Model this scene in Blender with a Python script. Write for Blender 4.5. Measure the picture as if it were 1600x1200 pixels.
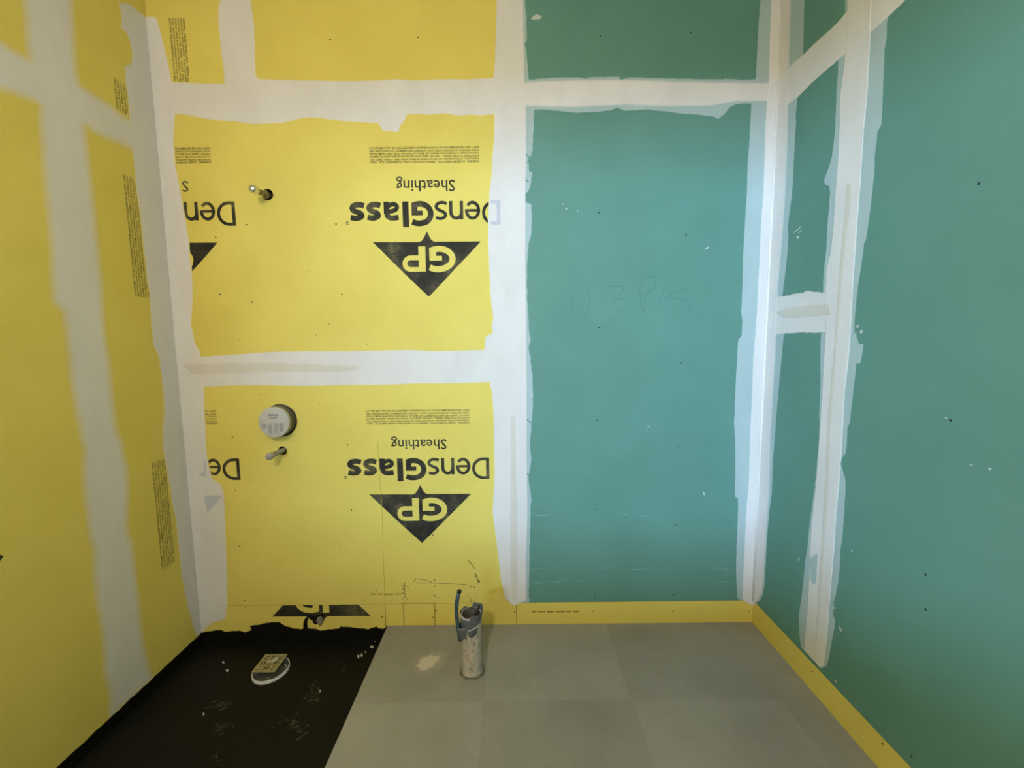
import bpy, math, random
from mathutils import Vector, Matrix, noise
from mathutils.geometry import tessellate_polygon

# ------------------------------------------------------------------ scene, camera, light
scene = bpy.context.scene
for o in list(bpy.data.objects):
    bpy.data.objects.remove(o, do_unlink=True)
COL = scene.collection
D, XL, XR, HCAM = 1.965, -1.6174, 1.2196, 1.4322      # back wall, side walls, eye height (metres)
YF, ZC = -1.25, 3.05                                    # wall behind the photographer, ceiling
STRIP, J1, J2, J3, J4 = 0.1166, 1.3319, 2.5520, 2.5411, 2.3452
SEAM_B, SEAM_T, SEAM_L, SEAM_R = 0.008, -1.2136, 1.565, 1.533
RZ = 1.553                                              # short level joint on the right wall
ZS, XS, YS = -0.085, -0.655, 0.35                       # shower recess: depth, right edge, front edge

cam_d = bpy.data.cameras.new('camera'); cam_d.sensor_width = 36.0; cam_d.lens = 636.04 / 1600 * 36
cam_d.clip_start = 0.02
cam = bpy.data.objects.new('camera', cam_d); COL.objects.link(cam); scene.camera = cam
r_ = Vector((0.99994336, -0.00006254, -0.01064321)); u_ = Vector((0.01059964, 0.09643752, 0.9952826)); f_ = Vector((-0.00096416, 0.99533904, -0.09643272))
cam.matrix_world = Matrix(((r_.x, u_.x, -f_.x, 0), (r_.y, u_.y, -f_.y, 0), (r_.z, u_.z, -f_.z, HCAM), (0, 0, 0, 1)))

world = bpy.data.worlds.new('world'); scene.world = world; world.use_nodes = True
world.node_tree.nodes['Background'].inputs[0].default_value = (0.72, 0.84, 1.0, 1)
world.node_tree.nodes['Background'].inputs[1].default_value = 0.6
# daylight from behind the photographer: added panel beyond an unseen, made-up opening
wl = bpy.data.lights.new('added_daylight', 'AREA'); wl.shape = 'RECTANGLE'; wl.size = 1.8; wl.size_y = 0.40
wl.energy = 620; wl.color = (0.36, 0.64, 1.0)
wlo = bpy.data.objects.new('added_daylight', wl); COL.objects.link(wlo)
wlo.location = (-2.5, -3.6, 1.80); wlo.rotation_euler = (math.radians(90), 0, 0)
vs = scene.view_settings; vs.view_transform = 'Standard'; vs.look = 'None'; vs.gamma = 1.0; vs.use_curve_mapping = False
vs.exposure = 0.0

# ------------------------------------------------------------------ outlines measured on the walls (metres)
BANDS = [
    ('back', 'corner joint of yellow walls', 'white', 0.007, 0.0016, 0.0015, [(-1.6174, 2.9033), (-1.5743, 2.902), (-1.5633, 2.8676), (-1.5516, 2.809), (-1.5413, 2.734), (-1.5323, 2.6747), (-1.5248, 2.5986), (-1.5255, 2.4946), (-1.5407, 2.3923), (-1.5449, 2.2804), (-1.5349, 2.1955), (-1.5259, 2.0955), (-1.5157, 2.009), (-1.5101, 1.9363), (-1.5134, 1.8632), (-1.509, 1.7747), (-1.5137, 1.6854), (-1.5232, 1.6105), (-1.5346, 1.5502), (-1.5215, 1.4526), (-1.5034, 1.4126), (-1.4913, 1.3354), (-1.4955, 1.2484), (-1.5052, 1.1324), (-1.5069, 1.0372), (-1.5117, 0.9413), (-1.5089, 0.8605), (-1.4961, 0.7856), (-1.454, 0.7557), (-1.4427, 0.6965), (-1.446, 0.6139), (-1.4507, 0.514), (-1.4548, 0.3792), (-1.4649, 0.2084), (-1.4717, 0.122), (-1.4875, 0.0454), (-1.5147, 0.0352), (-1.5514, 0.0286), (-1.5795, 0.0079), (-1.6046, -0.0165), (-1.6174, -0.0339), (-1.6174, -0.0299)]),
    ('back', 'upper level joint on yellow boards', 'white', 0.006, 0.0012, 0.0012, [(-1.5798, 2.6318), (-1.4355, 2.6249), (-1.3054, 2.6208), (-1.2267, 2.6254), (-1.159, 2.6409), (-1.0581, 2.6345), (-0.9135, 2.6302), (-0.711, 2.6253), (-0.5951, 2.6268), (-0.5081, 2.6313), (-0.4214, 2.625), (-0.3055, 2.6292), (-0.1897, 2.628), (-0.0681, 2.6321), (0.0129, 2.6312), (0.0113, 2.4783), (-0.0675, 2.4791), (-0.1347, 2.4743), (-0.1784, 2.4775), (-0.2222, 2.4725), (-0.2804, 2.4814), (-0.3095, 2.4844), (-0.3621, 2.4795), (-0.4262, 2.4829), (-0.4671, 2.4806), (-0.4797, 2.4559), (-0.501, 2.4313), (-0.5107, 2.4064), (-0.5399, 2.4095), (-0.5808, 2.4127), (-0.5945, 2.435), (-0.6, 2.4434), (-0.6611, 2.4496), (-0.734, 2.4531), (-0.8066, 2.4622), (-0.8645, 2.471), (-0.9081, 2.4743), (-0.9522, 2.4692), (-0.9967, 2.4586), (-1.0411, 2.4508), (-1.0997, 2.4487), (-1.173, 2.4467), (-1.2452, 2.4585), (-1.3324, 2.465), (-1.4188, 2.4797), (-1.4762, 2.4913), (-1.5918, 2.5036)]),
    ('back', 'short upright joint at the top of the yellow boards', 'white', 0.008, 0.0014, 0.0012, [(-1.2723, 3.035), (-1.2775, 2.9698), (-1.2921, 2.9306), (-1.2945, 2.8647), (-1.2915, 2.7582), (-1.2864, 2.6775), (-1.2891, 2.5689), (-1.1439, 2.5673), (-1.1385, 2.6434), (-1.1458, 2.6625), (-1.1439, 2.7298), (-1.1382, 2.81), (-1.1382, 2.8895), (-1.1467, 2.9685), (-1.142, 3.0336)]),
    ('back', 'middle level joint on yellow boards', 'white', 0.005, 0.0012, 0.0012, [(-1.5744, 1.3764), (-1.4867, 1.3909), (-1.4186, 1.3932), (-1.2946, 1.4012), (-1.1707, 1.4091), (-0.9857, 1.4102), (-0.801, 1.4082), (-0.6468, 1.4096), (-0.4928, 1.411), (-0.3698, 1.4036), (-0.2465, 1.4054), (-0.1356, 1.4072), (-0.0002, 1.4027), (-0.0018, 1.2512), (-0.1104, 1.2524), (-0.219, 1.2504), (-0.3432, 1.2486), (-0.4674, 1.2499), (-0.6228, 1.2454), (-0.7469, 1.2467), (-0.8713, 1.2449), (-1.0267, 1.2434), (-1.1817, 1.2482), (-1.3369, 1.2498), (-1.4958, 1.2453), (-1.5858, 1.2462)]),
    ('back', 'middle level joint streak', 'beige', 0.012, 0.002, 0.003, [(-1.5827, 1.3518), (-1.4525, 1.3566), (-1.236, 1.3574), (-1.0201, 1.352), (-0.866, 1.3442), (-0.7427, 1.3367), (-0.7436, 1.3181), (-0.8987, 1.3105), (-1.1154, 1.3128), (-1.3324, 1.3089), (-1.5494, 1.3081)]),
    ('back', 'upright joint where yellow meets green', 'thin', 0.003, 0.001, 0.0022, [(-0.0085, 3.0216), (-0.0121, 2.9564), (-0.0166, 2.8247), (-0.024, 2.691), (-0.0306, 2.6236), (-0.0267, 2.4732), (-0.0311, 2.3624), (-0.041, 2.2785), (-0.0449, 2.2081), (-0.0547, 2.1371), (-0.0623, 2.0225), (-0.0639, 1.9064), (-0.0599, 1.7593), (-0.0555, 1.64), (-0.0444, 1.5586), (-0.0541, 1.5193), (-0.0483, 1.4888), (-0.0823, 1.4709), (-0.0894, 1.4129), (-0.0815, 1.3204), (-0.067, 1.2519), (-0.0582, 1.2112), (-0.0501, 1.1169), (-0.049, 0.9578), (-0.0475, 0.8287), (-0.0519, 0.731), (-0.06, 0.5992), (-0.0456, 0.4655), (-0.0311, 0.3301), (-0.0223, 0.2446), (-0.0067, 0.179), (0.0061, 0.1547), (0.0321, 0.1267), (0.0418, 0.1231), (0.0385, 0.1162), (0.0746, 0.1193), (0.0718, 0.192), (0.0759, 0.3289), (0.08, 0.4641), (0.0841, 0.5976), (0.0878, 0.6802), (0.0785, 0.7296), (0.0757, 0.7786), (0.0889, 0.8597), (0.0832, 0.9564), (0.0898, 1.0043), (0.0901, 1.052), (0.0967, 1.1153), (0.1002, 1.1782), (0.0976, 1.2719), (0.0918, 1.334), (0.08, 1.4264), (0.0926, 1.463), (0.0835, 1.4813), (0.0809, 1.5482), (0.0754, 1.6386), (0.0732, 1.7578), (0.0768, 1.8463), (0.0832, 1.9048), (0.0955, 1.9484), (0.0989, 2.0063), (0.0963, 2.0783), (0.0696, 2.0901), (0.0639, 2.1244), (0.0818, 2.1357), (0.0939, 2.164), (0.1002, 2.2263), (0.0883, 2.2208), (0.0857, 2.2772), (0.0976, 2.2967), (0.1037, 2.3191), (0.1101, 2.4165), (0.1105, 2.4937), (0.0881, 2.6277), (0.0827, 2.6899), (0.0775, 2.757), (0.0806, 2.797), (0.0812, 2.8766), (0.0732, 2.9555), (0.0737, 3.0208)]),
    ('back', 'upright joint finish', 'white', 0.004, 0.0026, 0.0008, [(-0.0481, 3.022), (-0.0519, 2.9569), (-0.0567, 2.8251), (-0.0644, 2.6915), (-0.0711, 2.624), (-0.0676, 2.4736), (-0.0721, 2.3628), (-0.0822, 2.279), (-0.0863, 2.2085), (-0.0963, 2.1376), (-0.1041, 2.0229), (-0.106, 1.9068), (-0.1023, 1.7597), (-0.0981, 1.6404), (-0.0872, 1.559), (-0.0969, 1.5198), (-0.0913, 1.4893), (-0.1253, 1.4714), (-0.1324, 1.4134), (-0.1248, 1.3208), (-0.1104, 1.2524), (-0.1017, 1.2117), (-0.0938, 1.1173), (-0.093, 0.9583), (-0.0918, 0.8292), (-0.0964, 0.7314), (-0.1048, 0.5996), (-0.0907, 0.4659), (-0.0765, 0.3305), (-0.0679, 0.245), (-0.0527, 0.1588), (-0.0399, 0.1344), (-0.014, 0.1064), (-0.0042, 0.1028), (0.0583, 0.1299), (0.0597, 0.3291), (0.0681, 0.5978), (0.0672, 0.9244), (0.0695, 1.2411), (0.0686, 1.5483), (0.0678, 1.8464), (0.0699, 2.1358), (0.0744, 2.3334), (0.0754, 2.4721), (0.0679, 2.6361), (0.0663, 2.7972), (0.0647, 2.9556), (0.0652, 3.0208)]),
    ('back', 'upright joint streak', 'beige', 0.006, 0.0032, 0.001, [(-0.013, 1.0849), (-0.0116, 0.9253), (-0.0184, 0.5987), (-0.0221, 0.2617), (-0.0105, 0.1306), (0.0124, 0.1304), (0.0169, 0.2613), (0.0169, 0.5983), (0.0136, 0.925), (0.0121, 1.0846)]),
    ('back', 'level joint on green board', 'thin', 0.003, 0.0008, 0.0012, [(0.0128, 2.6204), (0.0881, 2.6223), (0.1431, 2.6271), (0.2443, 2.6315), (0.3166, 2.6307), (0.3543, 2.6249), (0.36, 2.6303), (0.4988, 2.6315), (0.5106, 2.6205), (0.5481, 2.6283), (0.6204, 2.6248), (0.7652, 2.6205), (0.8521, 2.6169), (0.9678, 2.6157), (0.9706, 2.6184), (1.0548, 2.612), (1.1154, 2.6141), (1.1704, 2.6135), (1.1755, 2.5126), (1.097, 2.5107), (1.0592, 2.5111), (1.0302, 2.5087), (1.0017, 2.4953), (0.9795, 2.468), (0.9512, 2.4463), (0.9303, 2.4575), (0.8571, 2.4666), (0.7694, 2.473), (0.7109, 2.4819), (0.6233, 2.491), (0.5796, 2.4888), (0.5214, 2.4866), (0.4921, 2.5007), (0.4631, 2.49), (0.4049, 2.4824), (0.3029, 2.4807), (0.2154, 2.4899), (0.1571, 2.496), (0.1105, 2.4937), (0.0114, 2.4948)]),
    ('back', 'level joint on green board finish', 'white', 0.008, 0.002, 0.001, [(0.0561, 2.6091), (0.1575, 2.6161), (0.3167, 2.6172), (0.4759, 2.6182), (0.6786, 2.6106), (0.8815, 2.603), (1.1712, 2.5972), (1.1749, 2.5236), (1.0297, 2.5224), (0.914, 2.5044), (0.7103, 2.5039), (0.5355, 2.5139), (0.3027, 2.5054), (0.1572, 2.5097), (0.0553, 2.5135)]),
    ('back', 'corner joint of green walls', 'thin', 0.003, 0.001, 0.001, [(1.1195, 3.0097), (1.1198, 2.9444), (1.1159, 2.7861), (1.1152, 2.6195), (1.1, 2.5107), (1.0985, 2.3504), (1.0948, 2.2383), (1.0969, 2.1249), (1.0944, 1.9813), (1.0919, 1.8355), (1.0954, 1.6875), (1.0945, 1.5676), (1.102, 1.5373), (1.1022, 1.4614), (1.0876, 1.4463), (1.0851, 1.431), (1.0853, 1.3543), (1.0831, 1.2614), (1.0835, 1.1048), (1.0831, 1.0415), (1.094, 0.9296), (1.1002, 0.784), (1.102, 0.6661), (1.1182, 0.6593), (1.1213, 0.5866), (1.122, 0.4193), (1.1246, 0.2836), (1.1315, 0.1979), (1.1377, 0.1288), (1.1643, 0.1181), (1.1871, 0.1213), (1.1913, 0.1005), (1.2196, 0.0906), (1.2196, 3.0078)]),
    ('back', 'corner joint of green walls finish', 'white', 0.003, 0.0028, 0.0006, [(1.1677, 3.0092), (1.1681, 2.9439), (1.1741, 2.5972), (1.1691, 2.4052), (1.1741, 2.1241), (1.1692, 1.9805), (1.17, 1.7758), (1.1694, 1.5969), (1.1667, 1.4607), (1.1625, 1.3535), (1.1649, 1.1669), (1.1643, 0.9769), (1.1683, 0.7507), (1.1647, 0.6192), (1.1625, 0.4526), (1.1618, 0.249), (1.164, 0.125), (1.1913, 0.1005), (1.2196, 0.0906), (1.2196, 3.0078)]),
    ('right', 'corner joint of green walls', 'thin', 0.003, 0.001, 0.001, [(1.8263, 2.8965), (1.821, 2.8317), (1.8186, 2.7568), (1.8106, 2.6136), (1.8231, 2.5369), (1.8323, 2.4613), (1.8374, 2.3795), (1.8328, 2.372), (1.8338, 2.287), (1.8332, 2.1822), (1.8326, 2.0761), (1.8427, 1.9992), (1.8498, 1.9334), (1.8421, 1.8905), (1.8438, 1.8086), (1.8583, 1.6717), (1.8669, 1.6161), (1.8468, 1.529), (1.8335, 1.4716), (1.8399, 1.4432), (1.846, 1.3569), (1.8531, 1.225), (1.8604, 1.0902), (1.8645, 0.9686), (1.8665, 0.8763), (1.8636, 0.7225), (1.8749, 0.6237), (1.8815, 0.4608), (1.8812, 0.3311), (1.881, 0.2657), (1.8905, 0.1935), (1.9131, 0.1519), (1.9372, 0.1188), (1.965, 0.0892), (1.965, 3.0173)]),
    ('right', 'corner joint of green walls finish', 'white', 0.012, 0.0028, 0.0006, [(1.9131, 2.9667), (1.9119, 2.9022), (1.9029, 2.6901), (1.896, 2.5028), (1.8846, 2.3111), (1.8796, 2.093), (1.8877, 1.8741), (1.8985, 1.6772), (1.8959, 1.5319), (1.8909, 1.3554), (1.8951, 1.1753), (1.897, 0.9607), (1.8847, 0.7461), (1.8889, 0.5538), (1.8933, 0.3569), (1.8966, 0.2062), (1.9423, 0.1154), (1.965, 0.0892), (1.965, 3.0173)]),
    ('right', 'level joint on green side wall', 'white', 0.003, 0.0018, 0.001, [(1.965, 2.6072), (1.8891, 2.6215), (1.8106, 2.6136), (1.7392, 2.6139), (1.6891, 2.6093), (1.6575, 2.6071), (1.6214, 2.6074), (1.5986, 2.6122), (1.531, 2.6169), (1.4889, 2.6255), (-1.24, 2.6), (-1.24, 2.475), (1.2997, 2.4791), (1.3575, 2.4722), (1.4147, 2.4674), (1.5053, 2.4655), (1.6158, 2.4697), (1.6367, 2.4676), (1.6617, 2.4699), (1.6938, 2.4692), (1.7446, 2.4695), (1.7873, 2.4655), (1.8323, 2.4613), (1.9623, 2.4695)]),
    ('right', 'upright joint on green side wall', 'thin', 0.003, 0.001, 0.001, [(1.6076, 2.7195), (1.6028, 2.6625), (1.5956, 2.6099), (1.6097, 2.538), (1.616, 2.472), (1.6136, 2.4085), (1.614, 2.3417), (1.6105, 2.2269), (1.6129, 2.1825), (1.6175, 2.1271), (1.633, 2.0871), (1.6499, 2.0584), (1.6449, 2.0375), (1.6212, 2.0215), (1.6162, 1.9986), (1.6154, 1.9512), (1.6178, 1.9047), (1.6183, 1.8332), (1.6175, 1.7849), (1.62, 1.7371), (1.6225, 1.6888), (1.6207, 1.6271), (1.6201, 1.5405), (1.6173, 1.4654), (1.6164, 1.4152), (1.6039, 1.2638), (1.6001, 1.1363), (1.5947, 1.1115), (1.5929, 1.0082), (1.5966, 0.9285), (1.5991, 0.8747), (1.604, 0.8061), (1.6089, 0.7366), (1.6163, 0.6512), (1.6204, 0.566), (1.6266, 0.5066), (1.6294, 0.4484), (1.6336, 0.3601), (1.6426, 0.2817), (1.6429, 0.2376), (1.6288, 0.1603), (1.6188, 0.1329), (1.5068, 0.1316), (1.48, 0.168), (1.4691, 0.2306), (1.4643, 0.2874), (1.4567, 0.3456), (1.4558, 0.3722), (1.4666, 0.3905), (1.4678, 0.4417), (1.4554, 0.5139), (1.4518, 0.5794), (1.455, 0.6531), (1.4505, 0.7052), (1.45, 0.804), (1.4513, 0.8888), (1.4533, 0.9123), (1.458, 0.9348), (1.4791, 0.9768), (1.4755, 1.0046), (1.4625, 1.0227), (1.4585, 1.0429), (1.4619, 1.1182), (1.4524, 1.1389), (1.4508, 1.186), (1.4466, 1.2676), (1.444, 1.3022), (1.4429, 1.3524), (1.4271, 1.3553), (1.4199, 1.3935), (1.4195, 1.4201), (1.4381, 1.4223), (1.4447, 1.4381), (1.4601, 1.4609), (1.4639, 1.5063), (1.4615, 1.5733), (1.4581, 1.6284), (1.4538, 1.6717), (1.4479, 1.725), (1.4463, 1.7678), (1.4394, 1.7768), (1.433, 1.8492), (1.4276, 1.931), (1.4254, 1.992), (1.4283, 2.0545), (1.4244, 2.0933), (1.4246, 2.1237), (1.4117, 2.1372), (1.413, 2.2071), (1.4167, 2.278), (1.4198, 2.3674), (1.416, 2.4034), (1.418, 2.4527), (1.4151, 2.4715), (1.4097, 2.5127), (1.414, 2.563)]),
    ('right', 'upright joint on green side wall finish', 'white', 0.004, 0.0028, 0.0008, [(1.5925, 2.7073), (1.5877, 2.6508), (1.5793, 2.5169), (1.5836, 2.4336), (1.5953, 2.331), (1.5886, 2.216), (1.585, 2.1016), (1.5876, 1.9883), (1.587, 1.8721), (1.5913, 1.7743), (1.6081, 1.7106), (1.6065, 1.6131), (1.5909, 1.4647), (1.5924, 1.3654), (1.5898, 1.2146), (1.5905, 1.0607), (1.5911, 0.9038), (1.5974, 0.7684), (1.6024, 0.6578), (1.6007, 0.5488), (1.5976, 0.4673), (1.5958, 0.3565), (1.5974, 0.2418), (1.6002, 0.139), (1.5816, 0.1396), (1.5346, 0.1358), (1.5136, 0.1314), (1.4954, 0.155), (1.4884, 0.2688), (1.4876, 0.3758), (1.4858, 0.508), (1.4841, 0.6377), (1.4845, 0.7894), (1.4808, 0.8903), (1.4801, 0.9887), (1.4825, 1.1571), (1.4846, 1.2518), (1.4782, 1.3461), (1.4756, 1.4155), (1.4788, 1.5526), (1.479, 1.6202), (1.4803, 1.7649), (1.4797, 1.8849), (1.4782, 1.9919), (1.4796, 2.1613), (1.4755, 2.2625), (1.4787, 2.447), (1.4833, 2.5301), (1.4887, 2.6234)]),
    ('right', 'upright joint on green side wall streak', 'beige', 0.022, 0.0034, 0.002, [(1.542, 2.0055), (1.5422, 1.9046), (1.5473, 1.7921), (1.5506, 1.6534), (1.551, 1.4395), (1.5554, 1.2685), (1.56, 1.0929), (1.553, 0.8904), (1.5502, 0.6561), (1.5475, 0.3338), (1.5499, 0.1933), (1.527, 0.2114), (1.5217, 0.3519), (1.5196, 0.6452), (1.5186, 0.9021), (1.5288, 1.0994), (1.5247, 1.2715), (1.5247, 1.4154), (1.5208, 1.6489), (1.515, 1.7843), (1.5075, 1.8937), (1.5076, 1.9924)]),
    ('right', 'short level joint between the two upright joints', 'white', 0.005, 0.002, 0.0028, [(1.9422, 1.6447), (1.8553, 1.6347), (1.8213, 1.6335), (1.7887, 1.6351), (1.7572, 1.6366), (1.7267, 1.6355), (1.7049, 1.6405), (1.6901, 1.636), (1.6685, 1.6307), (1.6069, 1.618), (1.5944, 1.4672), (1.662, 1.4667), (1.7167, 1.4683), (1.829, 1.4686), (1.9278, 1.4653)]),
    ('right', 'short level joint streak', 'beige', 0.004, 0.0036, 0.0006, [(1.9034, 1.5675), (1.8252, 1.5782), (1.7074, 1.581), (1.6034, 1.5761), (1.5773, 1.5687), (1.5711, 1.532), (1.6675, 1.5338), (1.7804, 1.5333), (1.8436, 1.543)]),
    ('right', 'scraped patch', 'thin', 0.003, 0.0032, 0.0006, [(1.6002, 0.5435), (1.5582, 0.588), (1.557, 0.5321), (1.5578, 0.4584), (1.574, 0.4429), (1.5896, 0.4582)]),
    ('left', 'upright joint on yellow side wall', 'white', 0.035, 0.0016, 0.002, [(1.4796, 2.6461), (1.4779, 2.5956), (1.4786, 2.5169), (1.4737, 2.4536), (1.4738, 2.4034), (1.4857, 2.3396), (1.4917, 2.2707), (1.4855, 2.1943), (1.4822, 2.1086), (1.4782, 1.9792), (1.4765, 1.8707), (1.4728, 1.7604), (1.4649, 1.6484), (1.4606, 1.6079), (1.4747, 1.5869), (1.4898, 1.5723), (1.4922, 1.5151), (1.4931, 1.4224), (1.4896, 1.3287), (1.4929, 1.2573), (1.4964, 1.1848), (1.502, 1.1109), (1.5068, 1.0483), (1.4956, 0.965), (1.4924, 0.8915), (1.491, 0.7917), (1.4945, 0.7138), (1.5006, 0.6593), (1.4924, 0.5603), (1.4911, 0.4565), (1.4966, 0.3465), (1.4955, 0.2666), (1.4895, 0.1632), (1.5002, 0.0712), (1.4998, 0.0438), (1.4899, -0.0246), (1.678, -0.0304), (1.6707, -0.0087), (1.6608, 0.0456), (1.6497, 0.1447), (1.6475, 0.2647), (1.6481, 0.381), (1.6487, 0.4959), (1.6465, 0.6108), (1.6305, 0.6747), (1.6418, 0.7529), (1.656, 0.858), (1.6591, 0.9395), (1.6512, 0.9963), (1.6448, 1.0653), (1.6317, 1.0949), (1.6282, 1.1615), (1.6287, 1.2398), (1.6318, 1.3172), (1.6297, 1.3944), (1.6251, 1.4706), (1.6256, 1.5461), (1.634, 1.6714), (1.6348, 1.7946), (1.6355, 1.9161), (1.6363, 2.0359), (1.6342, 2.106), (1.6348, 2.1998), (1.6341, 2.2804), (1.6313, 2.4043), (1.6221, 2.4661), (1.625, 2.5346), (1.6304, 2.6265), (1.6334, 2.7162), (1.6373, 2.7736)]),
    ('left', 'level joint on yellow side wall', 'white', 0.035, 0.0013, 0.002, [(-1.24, 2.405), (1.3014, 2.3977), (1.3925, 2.4021), (1.4258, 2.4016), (1.4609, 2.401), (1.5377, 2.409), (1.6175, 2.4231), (1.646, 2.4129), (1.6937, 2.4126), (1.7442, 2.4097), (1.7833, 2.3988), (1.8252, 2.3955), (1.9014, 2.4029), (1.8879, 2.2783), (1.8332, 2.2804), (1.8132, 2.2842), (1.7707, 2.2823), (1.7169, 2.2764), (1.6671, 2.2784), (1.6346, 2.2853), (1.5544, 2.277), (1.4847, 2.2772), (1.4477, 2.2767), (1.4119, 2.27), (1.3775, 2.2595), (1.2845, 2.2368), (-1.24, 2.29)]),
    ('left', 'corner joint of yellow walls', 'white', 0.009, 0.0016, 0.0015, [(1.8333, 2.8615), (1.8438, 2.8302), (1.8365, 2.763), (1.8597, 2.767), (1.8709, 2.737), (1.8777, 2.6905), (1.87, 2.6471), (1.8379, 2.619), (1.8315, 2.5595), (1.8364, 2.4989), (1.8339, 2.3949), (1.8335, 2.2832), (1.8348, 2.213), (1.8354, 2.1073), (1.8423, 2.0022), (1.8429, 1.8935), (1.8435, 1.7834), (1.8507, 1.6727), (1.8448, 1.5591), (1.8454, 1.4448), (1.8674, 1.401), (1.8732, 1.2976), (1.8738, 1.2082), (1.8692, 1.1339), (1.8509, 1.0623), (1.8447, 0.9735), (1.852, 0.8802), (1.8628, 0.7841), (1.8669, 0.6889), (1.878, 0.6209), (1.8791, 0.4601), (1.88, 0.3294), (1.8917, 0.223), (1.9074, 0.1117), (1.9232, 0.0321), (1.9305, -0.0148), (1.965, -0.0417), (1.965, 2.9027), (1.9239, 2.8953), (1.8943, 2.8984)]),
]
SCREWS = {'back': [(-0.8001, 2.801, 0.0042), (-0.4067, 2.8075, 0.0042), (0.4103, 2.8042, 0.0042), (0.814, 2.8132, 0.0042), (0.4122, 2.0405, 0.0042), (0.8209, 1.9348, 0.0042), (0.4175, 1.5082, 0.0042), (0.8176, 1.3355, 0.0042), (0.4126, 1.0581, 0.0042), (0.814, 0.9229, 0.0042), (0.4105, 0.6074, 0.0042), (0.8159, 0.5232, 0.0042), (0.4083, 0.14, 0.0042), (0.81, 0.153, 0.0042), (-1.2349, 2.0031, 0.0042), (-1.3831, 1.9466, 0.0042), (-1.383, 1.684, 0.0042), (-1.2337, 1.6465, 0.0042), (-0.8057, 1.6779, 0.0042), (-0.8161, 2.0016, 0.0042), (-0.8145, 0.9499, 0.0042), (-0.8118, 0.6171, 0.0042), (-0.4092, 0.4828, 0.0042), (-1.3783, 0.9944, 0.0042), (-1.3831, 0.7255, 0.0042), (-1.386, 0.4326, 0.0042), (-1.3815, 0.1453, 0.0042), (-0.0013, 0.068, 0.0042), (0.4024, 0.0671, 0.0042), (0.8092, 0.0628, 0.0042), (1.1997, 0.0586, 0.0042), (-0.6817, 0.0473, 0.0042), (-0.7051, 0.1934, 0.0042), (-0.4065, 0.2452, 0.0042), (-0.4075, 0.2109, 0.0042), (-0.409, 0.1591, 0.0042), (-0.4014, 0.0792, 0.0042), (-0.4222, 0.041, 0.0042), (-0.2054, 0.2018, 0.0042), (-0.5672, 0.2126, 0.0042), (-0.5679, 0.1954, 0.0042), (-0.5719, 0.1747, 0.0042), (-0.8739, 1.5402, 0.0026), (-0.9381, 1.4892, 0.0026), (-0.6947, 1.4408, 0.0026), (-0.4914, 1.4509, 0.0026), (-0.4188, 0.9071, 0.0026), (-0.8134, 0.1807, 0.0026), (-0.5445, 0.2089, 0.0026), (-0.5416, 0.1985, 0.0026), (-0.573, 0.1436, 0.0026), (-0.5501, 0.1433, 0.0026), (-0.3864, 0.1485, 0.0026), (-0.2325, 0.1538, 0.0026), (-0.1998, 0.1534, 0.0026), (-1.308, 1.4687, 0.0026), (-1.2254, 1.2017, 0.0026), (-0.9955, 1.193, 0.0026), (-0.9417, 1.1516, 0.0026), (0.0592, 1.908, 0.0026), (-1.3843, 0.1071, 0.0026), (-1.3875, 0.0198, 0.0026)], 'right': [(1.1055, 1.8363, 0.0042), (1.1193, 1.2086, 0.0042), (1.1476, 0.7394, 0.0042), (1.1388, 0.6367, 0.0042), (1.14, 0.1533, 0.0042), (1.2333, 0.0966, 0.0042), (1.5514, 0.0821, 0.0042), (1.9548, 0.0655, 0.0042)]}
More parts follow.
